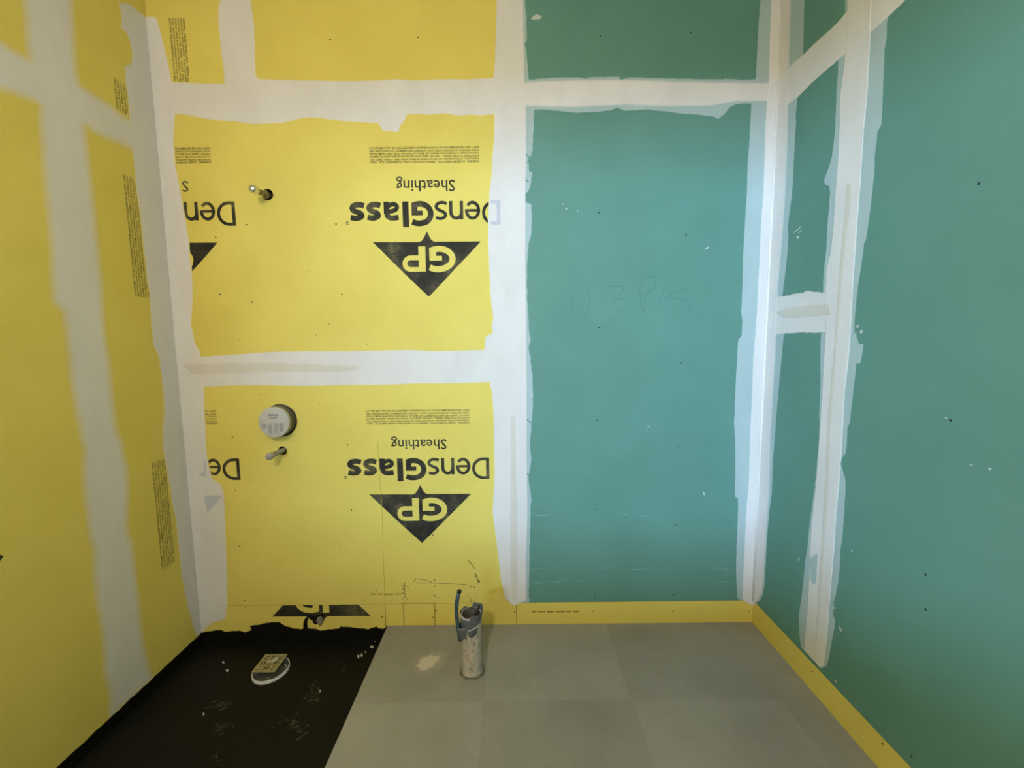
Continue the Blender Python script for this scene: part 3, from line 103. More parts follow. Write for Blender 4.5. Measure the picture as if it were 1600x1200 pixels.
SCUFFS = [[(-0.8544, 1.5997), (-0.8484, 1.6078), (-0.8415, 1.6139), (-0.8411, 1.6132), (-0.8451, 1.6049), (-0.8535, 1.598)], [(-0.913, 1.6874), (-0.9123, 1.6892), (-0.911, 1.6898), (-0.9108, 1.6894), (-0.9111, 1.6874), (-0.9125, 1.6862)], [(-0.9057, 1.6758), (-0.9001, 1.6853), (-0.8939, 1.6937), (-0.8937, 1.6933), (-0.8972, 1.6836), (-0.9052, 1.6748)], [(-0.8931, 1.645), (-0.8802, 1.6437), (-0.8667, 1.6413), (-0.8665, 1.6409), (-0.8769, 1.642), (-0.8926, 1.6439)], [(-0.8788, 1.6422), (-0.8689, 1.6486), (-0.8578, 1.6526), (-0.8573, 1.6517), (-0.8646, 1.645), (-0.8777, 1.64)], [(-0.869, 1.6293), (-0.8654, 1.6327), (-0.8604, 1.6332), (-0.8599, 1.6322), (-0.8623, 1.6285), (-0.8678, 1.6267)], [(-0.8851, 1.6297), (-0.8835, 1.632), (-0.8806, 1.6316), (-0.8801, 1.6306), (-0.8811, 1.6281), (-0.8839, 1.6272)], [(-0.8863, 1.6262), (-0.8815, 1.6329), (-0.8759, 1.638), (-0.8756, 1.6373), (-0.8787, 1.6304), (-0.8855, 1.6246)], [(-0.8595, 1.6562), (-0.8585, 1.658), (-0.8565, 1.6576), (-0.8561, 1.6567), (-0.8566, 1.6546), (-0.8585, 1.6541)], [(-0.9189, 1.6175), (-0.9118, 1.6251), (-0.9029, 1.6293), (-0.9023, 1.628), (-0.907, 1.62), (-0.9173, 1.6144)], [(-0.8919, 1.605), (-0.8856, 1.6159), (-0.8773, 1.623), (-0.8766, 1.6215), (-0.8804, 1.6101), (-0.8901, 1.6013)], [(-0.8935, 1.6261), (-0.8857, 1.6316), (-0.8767, 1.6346), (-0.8762, 1.6337), (-0.8818, 1.6279), (-0.8923, 1.6238)], [(-0.8731, 1.6125), (-0.8677, 1.6197), (-0.8605, 1.6235), (-0.8599, 1.6223), (-0.8635, 1.6147), (-0.8716, 1.6094)], [(-0.9146, 1.7107), (-0.9101, 1.7152), (-0.9043, 1.717), (-0.9038, 1.716), (-0.9069, 1.7112), (-0.9134, 1.7083)], [(-0.902, 1.6545), (-0.9016, 1.656), (-0.8994, 1.6538), (-0.8987, 1.6525), (-0.8987, 1.6507), (-0.9004, 1.6512)], [(-0.9123, 1.6694), (-0.9082, 1.6736), (-0.9016, 1.673), (-0.9008, 1.6712), (-0.9035, 1.6666), (-0.9102, 1.6651)], [(-0.9185, 1.6829), (-0.9137, 1.6972), (-0.9077, 1.7098), (-0.9074, 1.709), (-0.9098, 1.6942), (-0.9176, 1.681)], [(-0.9191, 1.6861), (-0.9174, 1.6894), (-0.914, 1.6895), (-0.9135, 1.6883), (-0.9144, 1.6847), (-0.9176, 1.6832)], [(-0.9044, 1.6546), (-0.8956, 1.6578), (-0.8847, 1.6569), (-0.884, 1.6554), (-0.8906, 1.6518), (-0.9026, 1.6509)], [(-0.9145, 1.6351), (-0.9107, 1.6414), (-0.9056, 1.6451), (-0.9051, 1.6441), (-0.9074, 1.6375), (-0.9133, 1.6327)], [(-0.852, 1.6255), (-0.8478, 1.6316), (-0.8428, 1.6359), (-0.8425, 1.6352), (-0.8452, 1.629), (-0.8513, 1.6239)], [(-0.9122, 1.6723), (-0.907, 1.6756), (-0.9002, 1.6755), (-0.8996, 1.6742), (-0.9032, 1.6706), (-0.9106, 1.6692)], [(-0.9256, 1.6785), (-0.9251, 1.6796), (-0.9236, 1.6787), (-0.9233, 1.6779), (-0.9235, 1.6767), (-0.9247, 1.6767)], [(-0.8612, 1.609), (-0.8556, 1.6189), (-0.8481, 1.625), (-0.8474, 1.6236), (-0.8508, 1.6132), (-0.8595, 1.6054)], [(-0.8735, 1.5888), (-0.8671, 1.5928), (-0.8601, 1.5955), (-0.8598, 1.5951), (-0.8645, 1.5909), (-0.8729, 1.5876)], [(-0.8966, 1.653), (-0.8961, 1.6554), (-0.8939, 1.6544), (-0.8933, 1.6531), (-0.8933, 1.6504), (-0.8951, 1.6499)], [(-0.897, 1.6437), (-0.8958, 1.6456), (-0.8931, 1.6445), (-0.8926, 1.6434), (-0.8933, 1.6412), (-0.8957, 1.6409)], [(-0.889, 1.6605), (-0.8871, 1.6645), (-0.8837, 1.6657), (-0.8832, 1.6646), (-0.8843, 1.6603), (-0.8878, 1.6579)], [(-0.8791, 1.6489), (-0.8745, 1.6499), (-0.869, 1.649), (-0.8687, 1.6483), (-0.8722, 1.6473), (-0.8784, 1.6473)], [(-0.8864, 1.6743), (-0.8812, 1.6797), (-0.874, 1.6809), (-0.8733, 1.6794), (-0.8767, 1.6736), (-0.8845, 1.6705)], [(-0.894, 1.6538), (-0.8929, 1.6557), (-0.8899, 1.6538), (-0.8893, 1.6525), (-0.8898, 1.6502), (-0.8923, 1.6504)], [(-0.8808, 1.6716), (-0.8799, 1.6755), (-0.8767, 1.6747), (-0.8759, 1.6729), (-0.8761, 1.6686), (-0.8788, 1.6672)], [(-0.91, 1.6921), (-0.9089, 1.6956), (-0.906, 1.6955), (-0.9053, 1.6942), (-0.9057, 1.6903), (-0.9084, 1.6888)], [(-0.8911, 1.6747), (-0.8903, 1.6757), (-0.8885, 1.6745), (-0.8881, 1.6737), (-0.8885, 1.6725), (-0.8901, 1.6727)], [(-0.8351, 1.5257), (-0.8342, 1.5265), (-0.8327, 1.526), (-0.8325, 1.5256), (-0.8331, 1.5247), (-0.8346, 1.5246)], [(-0.9452, 1.518), (-0.9407, 1.524), (-0.9346, 1.5271), (-0.934, 1.5261), (-0.9368, 1.5198), (-0.9437, 1.5155)], [(-0.9165, 1.5167), (-0.9133, 1.5206), (-0.9088, 1.5223), (-0.9084, 1.5215), (-0.9105, 1.5174), (-0.9154, 1.5148)], [(-0.9771, 1.4885), (-0.9737, 1.492), (-0.9694, 1.4938), (-0.969, 1.4932), (-0.9712, 1.4895), (-0.9762, 1.487)], [(-0.8911, 1.508), (-0.8881, 1.5134), (-0.8842, 1.5169), (-0.8838, 1.5162), (-0.8855, 1.5106), (-0.8901, 1.5063)], [(-0.8683, 1.5369), (-0.8662, 1.5388), (-0.8637, 1.5397), (-0.8635, 1.5393), (-0.8649, 1.5373), (-0.8678, 1.536)], [(-0.9021, 1.5021), (-0.8982, 1.5068), (-0.8923, 1.5075), (-0.8915, 1.506), (-0.8939, 1.501), (-0.9001, 1.4985)], [(-0.9028, 1.4808), (-0.8976, 1.4888), (-0.8903, 1.4932), (-0.8896, 1.4919), (-0.8928, 1.4835), (-0.901, 1.4775)], [(-0.9138, 1.5491), (-0.9109, 1.552), (-0.9059, 1.5507), (-0.9051, 1.5492), (-0.9069, 1.5459), (-0.9118, 1.5453)], [(-0.9019, 1.5087), (-0.8992, 1.5143), (-0.8951, 1.5174), (-0.8946, 1.5165), (-0.8961, 1.5106), (-0.9007, 1.5063)], [(-0.9627, 1.5078), (-0.9599, 1.5137), (-0.955, 1.5161), (-0.9543, 1.5149), (-0.9557, 1.5086), (-0.9609, 1.5046)], [(-0.8442, 1.4923), (-0.8399, 1.4979), (-0.8337, 1.4998), (-0.833, 1.4984), (-0.8358, 1.4925), (-0.8425, 1.4889)], [(-0.9147, 1.5354), (-0.913, 1.5376), (-0.9102, 1.5377), (-0.9098, 1.537), (-0.9109, 1.5346), (-0.9137, 1.5336)], [(-0.9133, 1.4941), (-0.9048, 1.5016), (-0.8952, 1.5074), (-0.8948, 1.5067), (-0.9008, 1.4989), (-0.9123, 1.4924)], [(-0.8601, 1.5179), (-0.8563, 1.5229), (-0.8512, 1.5252), (-0.8507, 1.5243), (-0.8531, 1.5191), (-0.8589, 1.5156)], [(-0.9348, 1.5183), (-0.9302, 1.5216), (-0.9235, 1.521), (-0.9227, 1.5196), (-0.9259, 1.516), (-0.9329, 1.5148)], [(-0.9156, 1.5165), (-0.907, 1.5212), (-0.8966, 1.5227), (-0.8959, 1.5215), (-0.9022, 1.5165), (-0.9141, 1.5136)], [(-0.9114, 1.5096), (-0.9057, 1.5148), (-0.899, 1.5181), (-0.8986, 1.5175), (-0.9026, 1.5121), (-0.9105, 1.508)], [(-0.8673, 1.4743), (-0.8665, 1.4758), (-0.8643, 1.4748), (-0.8638, 1.4739), (-0.8643, 1.4722), (-0.8662, 1.4721)], [(-0.9122, 1.5047), (-0.9076, 1.5057), (-0.9013, 1.5036), (-0.9007, 1.5024), (-0.9041, 1.5011), (-0.9107, 1.5019)], [(-0.8689, 1.5105), (-0.8671, 1.5114), (-0.8637, 1.5093), (-0.8632, 1.5082), (-0.8644, 1.507), (-0.8675, 1.5077)], [(-0.8443, 1.4819), (-0.8438, 1.4829), (-0.8425, 1.4822), (-0.8422, 1.4816), (-0.8424, 1.4805), (-0.8435, 1.4804)], [(-0.8415, 1.4458), (-0.8387, 1.4489), (-0.8346, 1.4494), (-0.8341, 1.4484), (-0.8359, 1.4451), (-0.8402, 1.4435)], [(-0.8432, 1.4379), (-0.841, 1.4397), (-0.838, 1.4399), (-0.8378, 1.4393), (-0.8392, 1.4374), (-0.8425, 1.4365)], [(-0.8341, 1.4588), (-0.8263, 1.4653), (-0.8173, 1.4696), (-0.8169, 1.4688), (-0.8224, 1.462), (-0.833, 1.4567)], [(-0.8708, 1.4777), (-0.8676, 1.4839), (-0.8628, 1.487), (-0.8622, 1.4859), (-0.864, 1.4793), (-0.8693, 1.4748)], [(-0.8619, 1.4643), (-0.8549, 1.4698), (-0.8464, 1.4726), (-0.8459, 1.4716), (-0.8509, 1.4659), (-0.8606, 1.462)], [(-0.8451, 1.4491), (-0.8395, 1.4561), (-0.8322, 1.4597), (-0.8315, 1.4584), (-0.8351, 1.4511), (-0.8435, 1.446)], [(-0.877, 1.4901), (-0.8753, 1.496), (-0.8718, 1.4984), (-0.8711, 1.4972), (-0.8718, 1.4911), (-0.8754, 1.4871)], [(-0.8314, 1.4585), (-0.8302, 1.46), (-0.8283, 1.46), (-0.8281, 1.4594), (-0.8287, 1.4578), (-0.8307, 1.4571)], [(-0.834, 1.4618), (-0.8291, 1.4676), (-0.8233, 1.4717), (-0.823, 1.471), (-0.8262, 1.465), (-0.8332, 1.4602)], [(-0.8618, 1.4741), (-0.8559, 1.4768), (-0.8481, 1.4758), (-0.8475, 1.4745), (-0.8517, 1.4715), (-0.8601, 1.4709)], [(-0.8918, 1.4878), (-0.8841, 1.4951), (-0.8742, 1.4985), (-0.8735, 1.4971), (-0.8787, 1.4894), (-0.8899, 1.4842)], [(-0.8543, 1.4322), (-0.8483, 1.4437), (-0.841, 1.4528), (-0.8405, 1.4519), (-0.844, 1.44), (-0.8531, 1.4299)], [(-0.8649, 1.4685), (-0.8569, 1.4744), (-0.8476, 1.4778), (-0.8471, 1.4769), (-0.8528, 1.4706), (-0.8636, 1.4661)], [(-0.8299, 1.4391), (-0.8298, 1.4416), (-0.828, 1.4411), (-0.8275, 1.4399), (-0.8272, 1.4371), (-0.8285, 1.4362)], [(-1.3085, 1.6087), (-1.2999, 1.6183), (-1.288, 1.6234), (-1.2869, 1.6218), (-1.2921, 1.6119), (-1.3056, 1.6048)], [(-1.3145, 1.5803), (-1.3023, 1.5893), (-1.2876, 1.5952), (-1.2868, 1.594), (-1.295, 1.5846), (-1.3123, 1.5774)], [(-1.2587, 1.5976), (-1.2555, 1.6049), (-1.251, 1.6103), (-1.2505, 1.6096), (-1.2519, 1.6021), (-1.2575, 1.5959)], [(-1.267, 1.5909), (-1.2647, 1.5946), (-1.2595, 1.5942), (-1.2584, 1.5927), (-1.2594, 1.5886), (-1.2642, 1.5871)], [(-1.2743, 1.5991), (-1.2655, 1.6085), (-1.2556, 1.6164), (-1.2552, 1.6158), (-1.2608, 1.6062), (-1.2733, 1.5977)], [(-1.2536, 1.5739), (-1.2515, 1.5763), (-1.2481, 1.5769), (-1.2477, 1.5763), (-1.2489, 1.5738), (-1.2524, 1.5724)], [(-1.2216, 1.5999), (-1.2206, 1.6057), (-1.2165, 1.6073), (-1.2154, 1.6057), (-1.2152, 1.5994), (-1.2189, 1.5959)], [(-1.2782, 1.5949), (-1.2654, 1.5952), (-1.2495, 1.591), (-1.2484, 1.5895), (-1.2582, 1.5888), (-1.2753, 1.591)], [(-1.2557, 1.6044), (-1.2516, 1.6076), (-1.2464, 1.6092), (-1.246, 1.6086), (-1.2487, 1.6052), (-1.2547, 1.6029)], [(-1.2603, 1.6066), (-1.2601, 1.608), (-1.2574, 1.606), (-1.2566, 1.6048), (-1.2563, 1.603), (-1.2581, 1.6035)], [(-1.2741, 1.5828), (-1.2657, 1.593), (-1.2551, 1.6006), (-1.2545, 1.5996), (-1.2597, 1.5891), (-1.2724, 1.5804)], [(-1.2508, 1.5904), (-1.239, 1.6017), (-1.2262, 1.6121), (-1.226, 1.6117), (-1.2339, 1.6), (-1.2501, 1.5894)], [(-1.2802, 1.6252), (-1.2805, 1.6276), (-1.278, 1.6261), (-1.277, 1.6247), (-1.2762, 1.622), (-1.2777, 1.6217)], [(-1.24, 1.5961), (-1.2388, 1.5993), (-1.2346, 1.5981), (-1.2335, 1.5966), (-1.2337, 1.593), (-1.2373, 1.5922)], [(-1.2466, 1.571), (-1.237, 1.5835), (-1.2243, 1.5919), (-1.2232, 1.5904), (-1.229, 1.5773), (-1.2439, 1.5672)], [(-1.2615, 1.6217), (-1.2609, 1.6244), (-1.2577, 1.6234), (-1.2568, 1.622), (-1.2566, 1.619), (-1.2591, 1.6183)], [(-1.1839, 1.5108), (-1.1792, 1.5119), (-1.1733, 1.5113), (-1.1728, 1.5107), (-1.1763, 1.5094), (-1.1827, 1.5092)], [(-1.1922, 1.5089), (-1.19, 1.5117), (-1.1854, 1.5111), (-1.1846, 1.5099), (-1.1857, 1.5068), (-1.19, 1.5059)], [(-1.1681, 1.4608), (-1.1648, 1.4682), (-1.16, 1.4735), (-1.1595, 1.4728), (-1.1609, 1.4651), (-1.1667, 1.4589)], [(-1.1866, 1.482), (-1.1784, 1.4842), (-1.169, 1.4846), (-1.1686, 1.484), (-1.1747, 1.4817), (-1.1855, 1.4804)], [(-1.1855, 1.506), (-1.1762, 1.5076), (-1.1655, 1.5073), (-1.165, 1.5066), (-1.172, 1.5047), (-1.1842, 1.5042)], [(-1.1497, 1.4832), (-1.1494, 1.4846), (-1.148, 1.4847), (-1.1476, 1.4841), (-1.1476, 1.4825), (-1.1488, 1.4818)], [(-1.201, 1.4932), (-1.1926, 1.4983), (-1.1822, 1.5006), (-1.1815, 1.4996), (-1.1873, 1.4943), (-1.1993, 1.4907)], [(-1.1679, 1.5074), (-1.1571, 1.5085), (-1.1447, 1.5071), (-1.1441, 1.5062), (-1.1523, 1.5048), (-1.1663, 1.5051)], [(-1.2149, 1.5032), (-1.2076, 1.5068), (-1.1975, 1.5065), (-1.1965, 1.5051), (-1.2015, 1.5011), (-1.2123, 1.4997)], [(-1.1802, 1.4934), (-1.1764, 1.4976), (-1.1718, 1.5007), (-1.1715, 1.5002), (-1.1738, 1.4959), (-1.1794, 1.4923)], [(-1.1631, 1.4989), (-1.1628, 1.5008), (-1.1605, 1.4997), (-1.1597, 1.4986), (-1.1595, 1.4965), (-1.1612, 1.4962)], [(-1.1676, 1.4953), (-1.1668, 1.4977), (-1.1635, 1.4965), (-1.1626, 1.4952), (-1.1627, 1.4925), (-1.1653, 1.4921)], [(-1.1809, 1.484), (-1.1764, 1.4908), (-1.1712, 1.4968), (-1.171, 1.4964), (-1.1735, 1.4894), (-1.1803, 1.4831)], [(-1.1406, 1.494), (-1.1386, 1.4972), (-1.1352, 1.4983), (-1.1347, 1.4975), (-1.1357, 1.4941), (-1.1393, 1.4921)], [(-1.0852, 1.4513), (-1.0849, 1.4525), (-1.0833, 1.4516), (-1.0828, 1.4509), (-1.0827, 1.4495), (-1.0839, 1.4494)], [(-1.1984, 1.4752), (-1.191, 1.4822), (-1.181, 1.4856), (-1.1801, 1.4843), (-1.1848, 1.4769), (-1.196, 1.472)], [(-1.2171, 1.5113), (-1.2143, 1.5144), (-1.209, 1.514), (-1.2081, 1.5127), (-1.2096, 1.5093), (-1.2148, 1.5081)], [(-1.2164, 1.5065), (-1.2134, 1.5087), (-1.2096, 1.5096), (-1.2092, 1.5092), (-1.2112, 1.5069), (-1.2156, 1.5054)], [(-1.1856, 1.4972), (-1.1826, 1.5007), (-1.1773, 1.5009), (-1.1764, 1.4996), (-1.1781, 1.4958), (-1.1835, 1.4942)], [(-1.165, 1.4763), (-1.1621, 1.4778), (-1.158, 1.4776), (-1.1576, 1.477), (-1.1596, 1.4754), (-1.1639, 1.4748)], [(-1.1261, 1.368), (-1.1233, 1.3718), (-1.1197, 1.3746), (-1.1194, 1.3743), (-1.1211, 1.3704), (-1.1255, 1.3671)], [(-1.1191, 1.366), (-1.1191, 1.3669), (-1.1176, 1.3659), (-1.1171, 1.3652), (-1.1169, 1.3641), (-1.1179, 1.3642)], [(-1.1193, 1.3743), (-1.1173, 1.3764), (-1.1132, 1.3756), (-1.1125, 1.3745), (-1.1135, 1.3721), (-1.1173, 1.3716)], [(-1.1298, 1.3889), (-1.1282, 1.3936), (-1.1253, 1.3964), (-1.1248, 1.3957), (-1.1253, 1.3909), (-1.1286, 1.3873)], [(-1.1249, 1.3742), (-1.1194, 1.3775), (-1.1127, 1.3792), (-1.1123, 1.3786), (-1.1162, 1.3752), (-1.1239, 1.3728)], [(-1.1238, 1.3831), (-1.1228, 1.384), (-1.1202, 1.3826), (-1.1196, 1.3817), (-1.12, 1.3806), (-1.1222, 1.381)], [(-1.1407, 1.3822), (-1.1373, 1.3838), (-1.1331, 1.3844), (-1.1328, 1.3841), (-1.1353, 1.3824), (-1.1401, 1.3813)], [(-1.1242, 1.3795), (-1.1234, 1.382), (-1.1209, 1.3821), (-1.1203, 1.3813), (-1.1205, 1.3786), (-1.1227, 1.3774)], [(-1.1384, 1.3719), (-1.1341, 1.3757), (-1.1278, 1.3769), (-1.1271, 1.376), (-1.1298, 1.3719), (-1.1367, 1.3696)], [(-1.1224, 1.3926), (-1.1185, 1.3964), (-1.1135, 1.3986), (-1.1131, 1.398), (-1.1156, 1.3941), (-1.1213, 1.3912)], [(-1.1195, 1.3767), (-1.1174, 1.3786), (-1.1134, 1.3778), (-1.1127, 1.3767), (-1.1138, 1.3746), (-1.1177, 1.3742)], [(-1.105, 1.3609), (-1.1005, 1.3639), (-1.0942, 1.3647), (-1.0937, 1.3639), (-1.0967, 1.3606), (-1.1036, 1.3589)], [(-0.8052, 1.7568), (-0.8048, 1.7587), (-0.8027, 1.7565), (-0.8021, 1.755), (-0.8021, 1.7527), (-0.8037, 1.7531)], [(-0.8163, 1.7749), (-0.8126, 1.7788), (-0.8077, 1.7795), (-0.8072, 1.7783), (-0.8097, 1.7741), (-0.8151, 1.772)], [(-0.8839, 1.7826), (-0.8834, 1.7849), (-0.8807, 1.7824), (-0.8799, 1.7807), (-0.88, 1.778), (-0.882, 1.7783)], [(-0.8143, 1.7758), (-0.8126, 1.7792), (-0.8087, 1.7775), (-0.808, 1.7757), (-0.8089, 1.7719), (-0.8124, 1.7713)], [(-0.8499, 1.7827), (-0.8488, 1.785), (-0.8455, 1.7819), (-0.8446, 1.7799), (-0.845, 1.7771), (-0.8477, 1.7778)], [(-0.816, 1.7974), (-0.8143, 1.7996), (-0.8108, 1.7975), (-0.8101, 1.796), (-0.8112, 1.7934), (-0.8144, 1.7936)]]
SPECKS = [[(-1.4071, 1.8299), (-1.406, 1.8255), (-1.4123, 1.8261), (-1.4181, 1.83), (-1.4183, 1.8347), (-1.4125, 1.8345)], [(-1.3515, 1.7787), (-1.3502, 1.773), (-1.357, 1.7725), (-1.3642, 1.7789), (-1.3643, 1.7838), (-1.3585, 1.7837)], [(-0.7147, 1.921), (-0.7167, 1.9146), (-0.7266, 1.9149), (-0.7349, 1.9213), (-0.7307, 1.9291), (-0.721, 1.9267)], [(-0.7416, 1.8869), (-0.7426, 1.8831), (-0.745, 1.8835), (-0.7481, 1.887), (-0.7479, 1.891), (-0.7448, 1.8899)], [(-0.7638, 1.858), (-0.7638, 1.8502), (-0.7696, 1.8502), (-0.7739, 1.8581), (-0.7763, 1.8676), (-0.7699, 1.868)], [(-0.7514, 1.8661), (-0.7515, 1.8578), (-0.7556, 1.8589), (-0.7614, 1.8662), (-0.7622, 1.8756), (-0.7577, 1.8748)], [(-1.2933, 1.5513), (-1.2932, 1.5481), (-1.2973, 1.548), (-1.302, 1.5514), (-1.3037, 1.5555), (-1.2977, 1.5547)], [(-0.7167, 1.9657), (-0.719, 1.9607), (-0.7248, 1.9608), (-0.7315, 1.966), (-0.7291, 1.9706), (-0.7222, 1.9705)], [(-0.8602, 1.6592), (-0.8596, 1.653), (-0.8637, 1.6544), (-0.8672, 1.6593), (-0.8689, 1.6649), (-0.8649, 1.6637)]]
MEMTOP = [(-1.6174, -0.0336), (-1.6174, -0.0268), (-1.6157, -0.0304), (-1.5986, -0.0236), (-1.5752, -0.0203), (-1.5518, -0.017), (-1.5153, -0.0139), (-1.4931, -0.0247), (-1.4664, -0.0215), (-1.4167, -0.0185), (-1.3911, -0.0293), (-1.3606, -0.0191), (-1.3561, -0.0016), (-1.3621, 0.0055), (-1.3421, 0.0088), (-1.3188, 0.0121), (-1.292, 0.0188), (-1.2488, 0.0254), (-1.2126, 0.025), (-1.1841, 0.0071), (-1.1488, -0.0073), (-1.1031, -0.0148), (-1.088, -0.0114), (-1.0859, 0.0236), (-1.0764, 0.0445), (-1.0661, 0.0532), (-1.0602, 0.0409), (-1.0678, 0.0234), (-1.0665, -0.0099), (-1.0207, -0.0157), (-1.0046, -0.0229), (-0.9547, -0.0164), (-0.9084, -0.0134), (-0.898, -0.0029), (-0.8552, -0.0034), (-0.816, -0.0108), (-0.757, -0.0185), (-0.7402, -0.0116), (-0.7135, -0.0049), (-0.7008, -0.0156), (-0.6777, -0.0158), (-0.6674, -0.0054)]
TEAR = [(-1.0693, 0.0532), (-1.0524, 0.0618), (-1.0262, 0.0597), (-0.9995, 0.0682), (-0.9829, 0.0697), (-0.9736, 0.0609), (-0.9848, 0.0366), (-0.9913, 0.0086), (-1.0032, 0.0017), (-1.009, 0.0158), (-1.0225, 0.0107), (-1.0353, 0.0161), (-1.0394, 0.0301), (-1.0506, 0.0355), (-1.0567, 0.0443)]
TEARPAPER = [(-1.0103, 0.0508), (-0.9937, 0.0541), (-0.9844, 0.0436), (-0.9907, 0.0191), (-0.9965, 0.0034), (-1.0041, 0.0157), (-1.0154, 0.0194), (-1.0214, 0.0299)]
SMEAR = [(-0.4411, 1.6998), (-0.4363, 1.7295), (-0.4169, 1.7484), (-0.3903, 1.7636), (-0.3657, 1.7594), (-0.3438, 1.7359), (-0.3573, 1.7135), (-0.3704, 1.6916), (-0.3904, 1.6774), (-0.4116, 1.6705), (-0.4275, 1.6779)]
SMEARTHIN = [(-0.4474, 1.6781), (-0.4439, 1.7372), (-0.4091, 1.7678), (-0.3581, 1.783), (-0.3146, 1.7745), (-0.3178, 1.7205), (-0.3461, 1.684), (-0.386, 1.6561), (-0.4311, 1.6567)]
LOGO = [(-0.6483, 1.9177), (-0.5615, 1.9168), (-0.4639, 1.9158), (-0.4297, 1.9159), (-0.4174, 1.9214), (-0.4087, 1.9332), (-0.4004, 1.9487), (-0.3926, 1.9637), (-0.3862, 1.9504), (-0.3794, 1.9352), (-0.3719, 1.9238), (-0.359, 1.9161), (-0.3175, 1.9161), (-0.2199, 1.9155), (-0.1409, 1.9152), (-0.2017, 1.8526), (-0.2619, 1.7934), (-0.3275, 1.7267), (-0.3925, 1.6619), (-0.4605, 1.7281), (-0.5365, 1.8035), (-0.5977, 1.8663)]
GPORIGIN = (-0.2604, 1.896)
GPEND = (-0.5136, 1.785)
GHOST = [[(-1.5413, 0.7009), (-1.4489, 0.6999), (-1.4877, 0.6541), (-1.5327, 0.6116)], [(-1.5279, 0.8802), (-1.5168, 0.88), (-1.5236, 0.7989), (-1.5347, 0.7991)], [(-1.5576, 0.8091), (-1.5331, 0.8218), (-1.535, 0.7991), (-1.5553, 0.7993)]]

# ------------------------------------------------------------------ materials
def new_mat(name):
    m = bpy.data.materials.new(name); m.use_nodes = True
    nt = m.node_tree; return m, nt, nt.nodes['Principled BSDF']
def noise_node(nt, scale, detail=4, rough=.55, vec=None, stretch=None):
    tc = nt.nodes.new('ShaderNodeNewGeometry')
    n = nt.nodes.new('ShaderNodeTexNoise'); n.inputs['Scale'].default_value = scale; n.inputs['Detail'].default_value = detail; n.inputs['Roughness'].default_value = rough
    if stretch:
        mp = nt.nodes.new('ShaderNodeMapping'); mp.inputs['Scale'].default_value = stretch
        nt.links.new(tc.outputs['Position'], mp.inputs['Vector']); nt.links.new(mp.outputs['Vector'], n.inputs['Vector'])
    else: nt.links.new(tc.outputs['Position'], n.inputs['Vector'])
    return n
def ramp(nt, src, stops):
    r = nt.nodes.new('ShaderNodeValToRGB'); e = r.color_ramp.elements
    e[0].position, e[0].color = stops[0][0], (*stops[0][1], 1); e[1].position, e[1].color = stops[-1][0], (*stops[-1][1], 1)
    for p, c in stops[1:-1]:
        q = e.new(p); q.color = (*c, 1)
    nt.links.new(src, r.inputs['Fac']); return r
def bump(nt, bs, src, strength, dist):
    b = nt.nodes.new('ShaderNodeBump'); b.inputs['Strength'].default_value = strength; b.inputs['Distance'].default_value = dist
    nt.links.new(src, b.inputs['Height']); nt.links.new(b.outputs['Normal'], bs.inputs['Normal'])
def mottled(name, c0, c1, scale=6, rough=.7, fine=None, bump_s=None, detail=5, spec=.3, lo=.3, hi=.7, stretch=None, metal=0):
    m, nt, bs = new_mat(name)
    n = noise_node(nt, scale, detail, stretch=stretch)
    rp = ramp(nt, n.outputs['Fac'], [(lo, c0), (hi, c1)])
    out = rp.outputs['Color']
    if fine:
        n2 = noise_node(nt, fine[0], 2)
        rp2 = ramp(nt, n2.outputs['Fac'], [(.35, (1 - fine[1],) * 3), (.65, (1 + fine[1] * .4,) * 3)])
        mx = nt.nodes.new('ShaderNodeMix'); mx.data_type = 'RGBA'; mx.blend_type = 'MULTIPLY'; mx.inputs['Factor'].default_value = 1
        nt.links.new(out, mx.inputs[6]); nt.links.new(rp2.outputs['Color'], mx.inputs[7]); out = mx.outputs[2]
        if bump_s: bump(nt, bs, n2.outputs['Fac'], bump_s, .0006)
    elif bump_s: bump(nt, bs, n.outputs['Fac'], bump_s, .002)
    nt.links.new(out, bs.inputs['Base Color'])
    bs.inputs['Roughness'].default_value = rough; bs.inputs['Specular IOR Level'].default_value = spec; bs.inputs['Metallic'].default_value = metal
    return m
def compound(name):
    """joint compound; the 'tint' attribute holds how thickly it covers what lies beneath"""
    m, nt, bs = new_mat(name)
    at = nt.nodes.new('ShaderNodeAttribute'); at.attribute_name = 'tint'
    n = noise_node(nt, 9, 5, stretch=(1, 1, .45))
    rp = ramp(nt, n.outputs['Fac'], [(.3, (.94, .935, .93)), (.7, (1.02, 1.02, 1.02))])
    mx = nt.nodes.new('ShaderNodeMix'); mx.data_type = 'RGBA'; mx.blend_type = 'MULTIPLY'; mx.inputs['Factor'].default_value = 1
    nt.links.new(at.outputs['Color'], mx.inputs[6]); nt.links.new(rp.outputs['Color'], mx.inputs[7]); nt.links.new(mx.outputs[2], bs.inputs['Base Color'])
    bs.inputs['Roughness'].default_value = .8; bs.inputs['Specular IOR Level'].default_value = .2
    return m
TINT = {'white': (.655, .645, .625), 'thin': (.37, .475, .475), 'beige': (.595, .565, .505), 'yellow': (.67, .565, .1225), 'green': (.105, .249, .203),
        'concrete': (.262, .253, .224), 'smear': (.52, .47, .38), 'smear_thin': (.33, .31, .255)}
YEL0, YEL1 = (0.640, 0.535, 0.110), (0.700, 0.595, 0.135)
MAT = {}
MAT['yellow'] = mottled('yellow_glass_mat', YEL0, YEL1, 3.5, .72, fine=(420, .05), bump_s=.15)
MAT['green'] = mottled('green_board_paper', (0.098, 0.235, 0.190), (0.112, 0.262, 0.216), 3, .68, fine=(300, .03), bump_s=.08)
MAT['coat'] = compound('joint_compound')
MAT['core'] = mottled('gypsum_core', (.10, .08, .06), (.34, .30, .25), 90, .9)
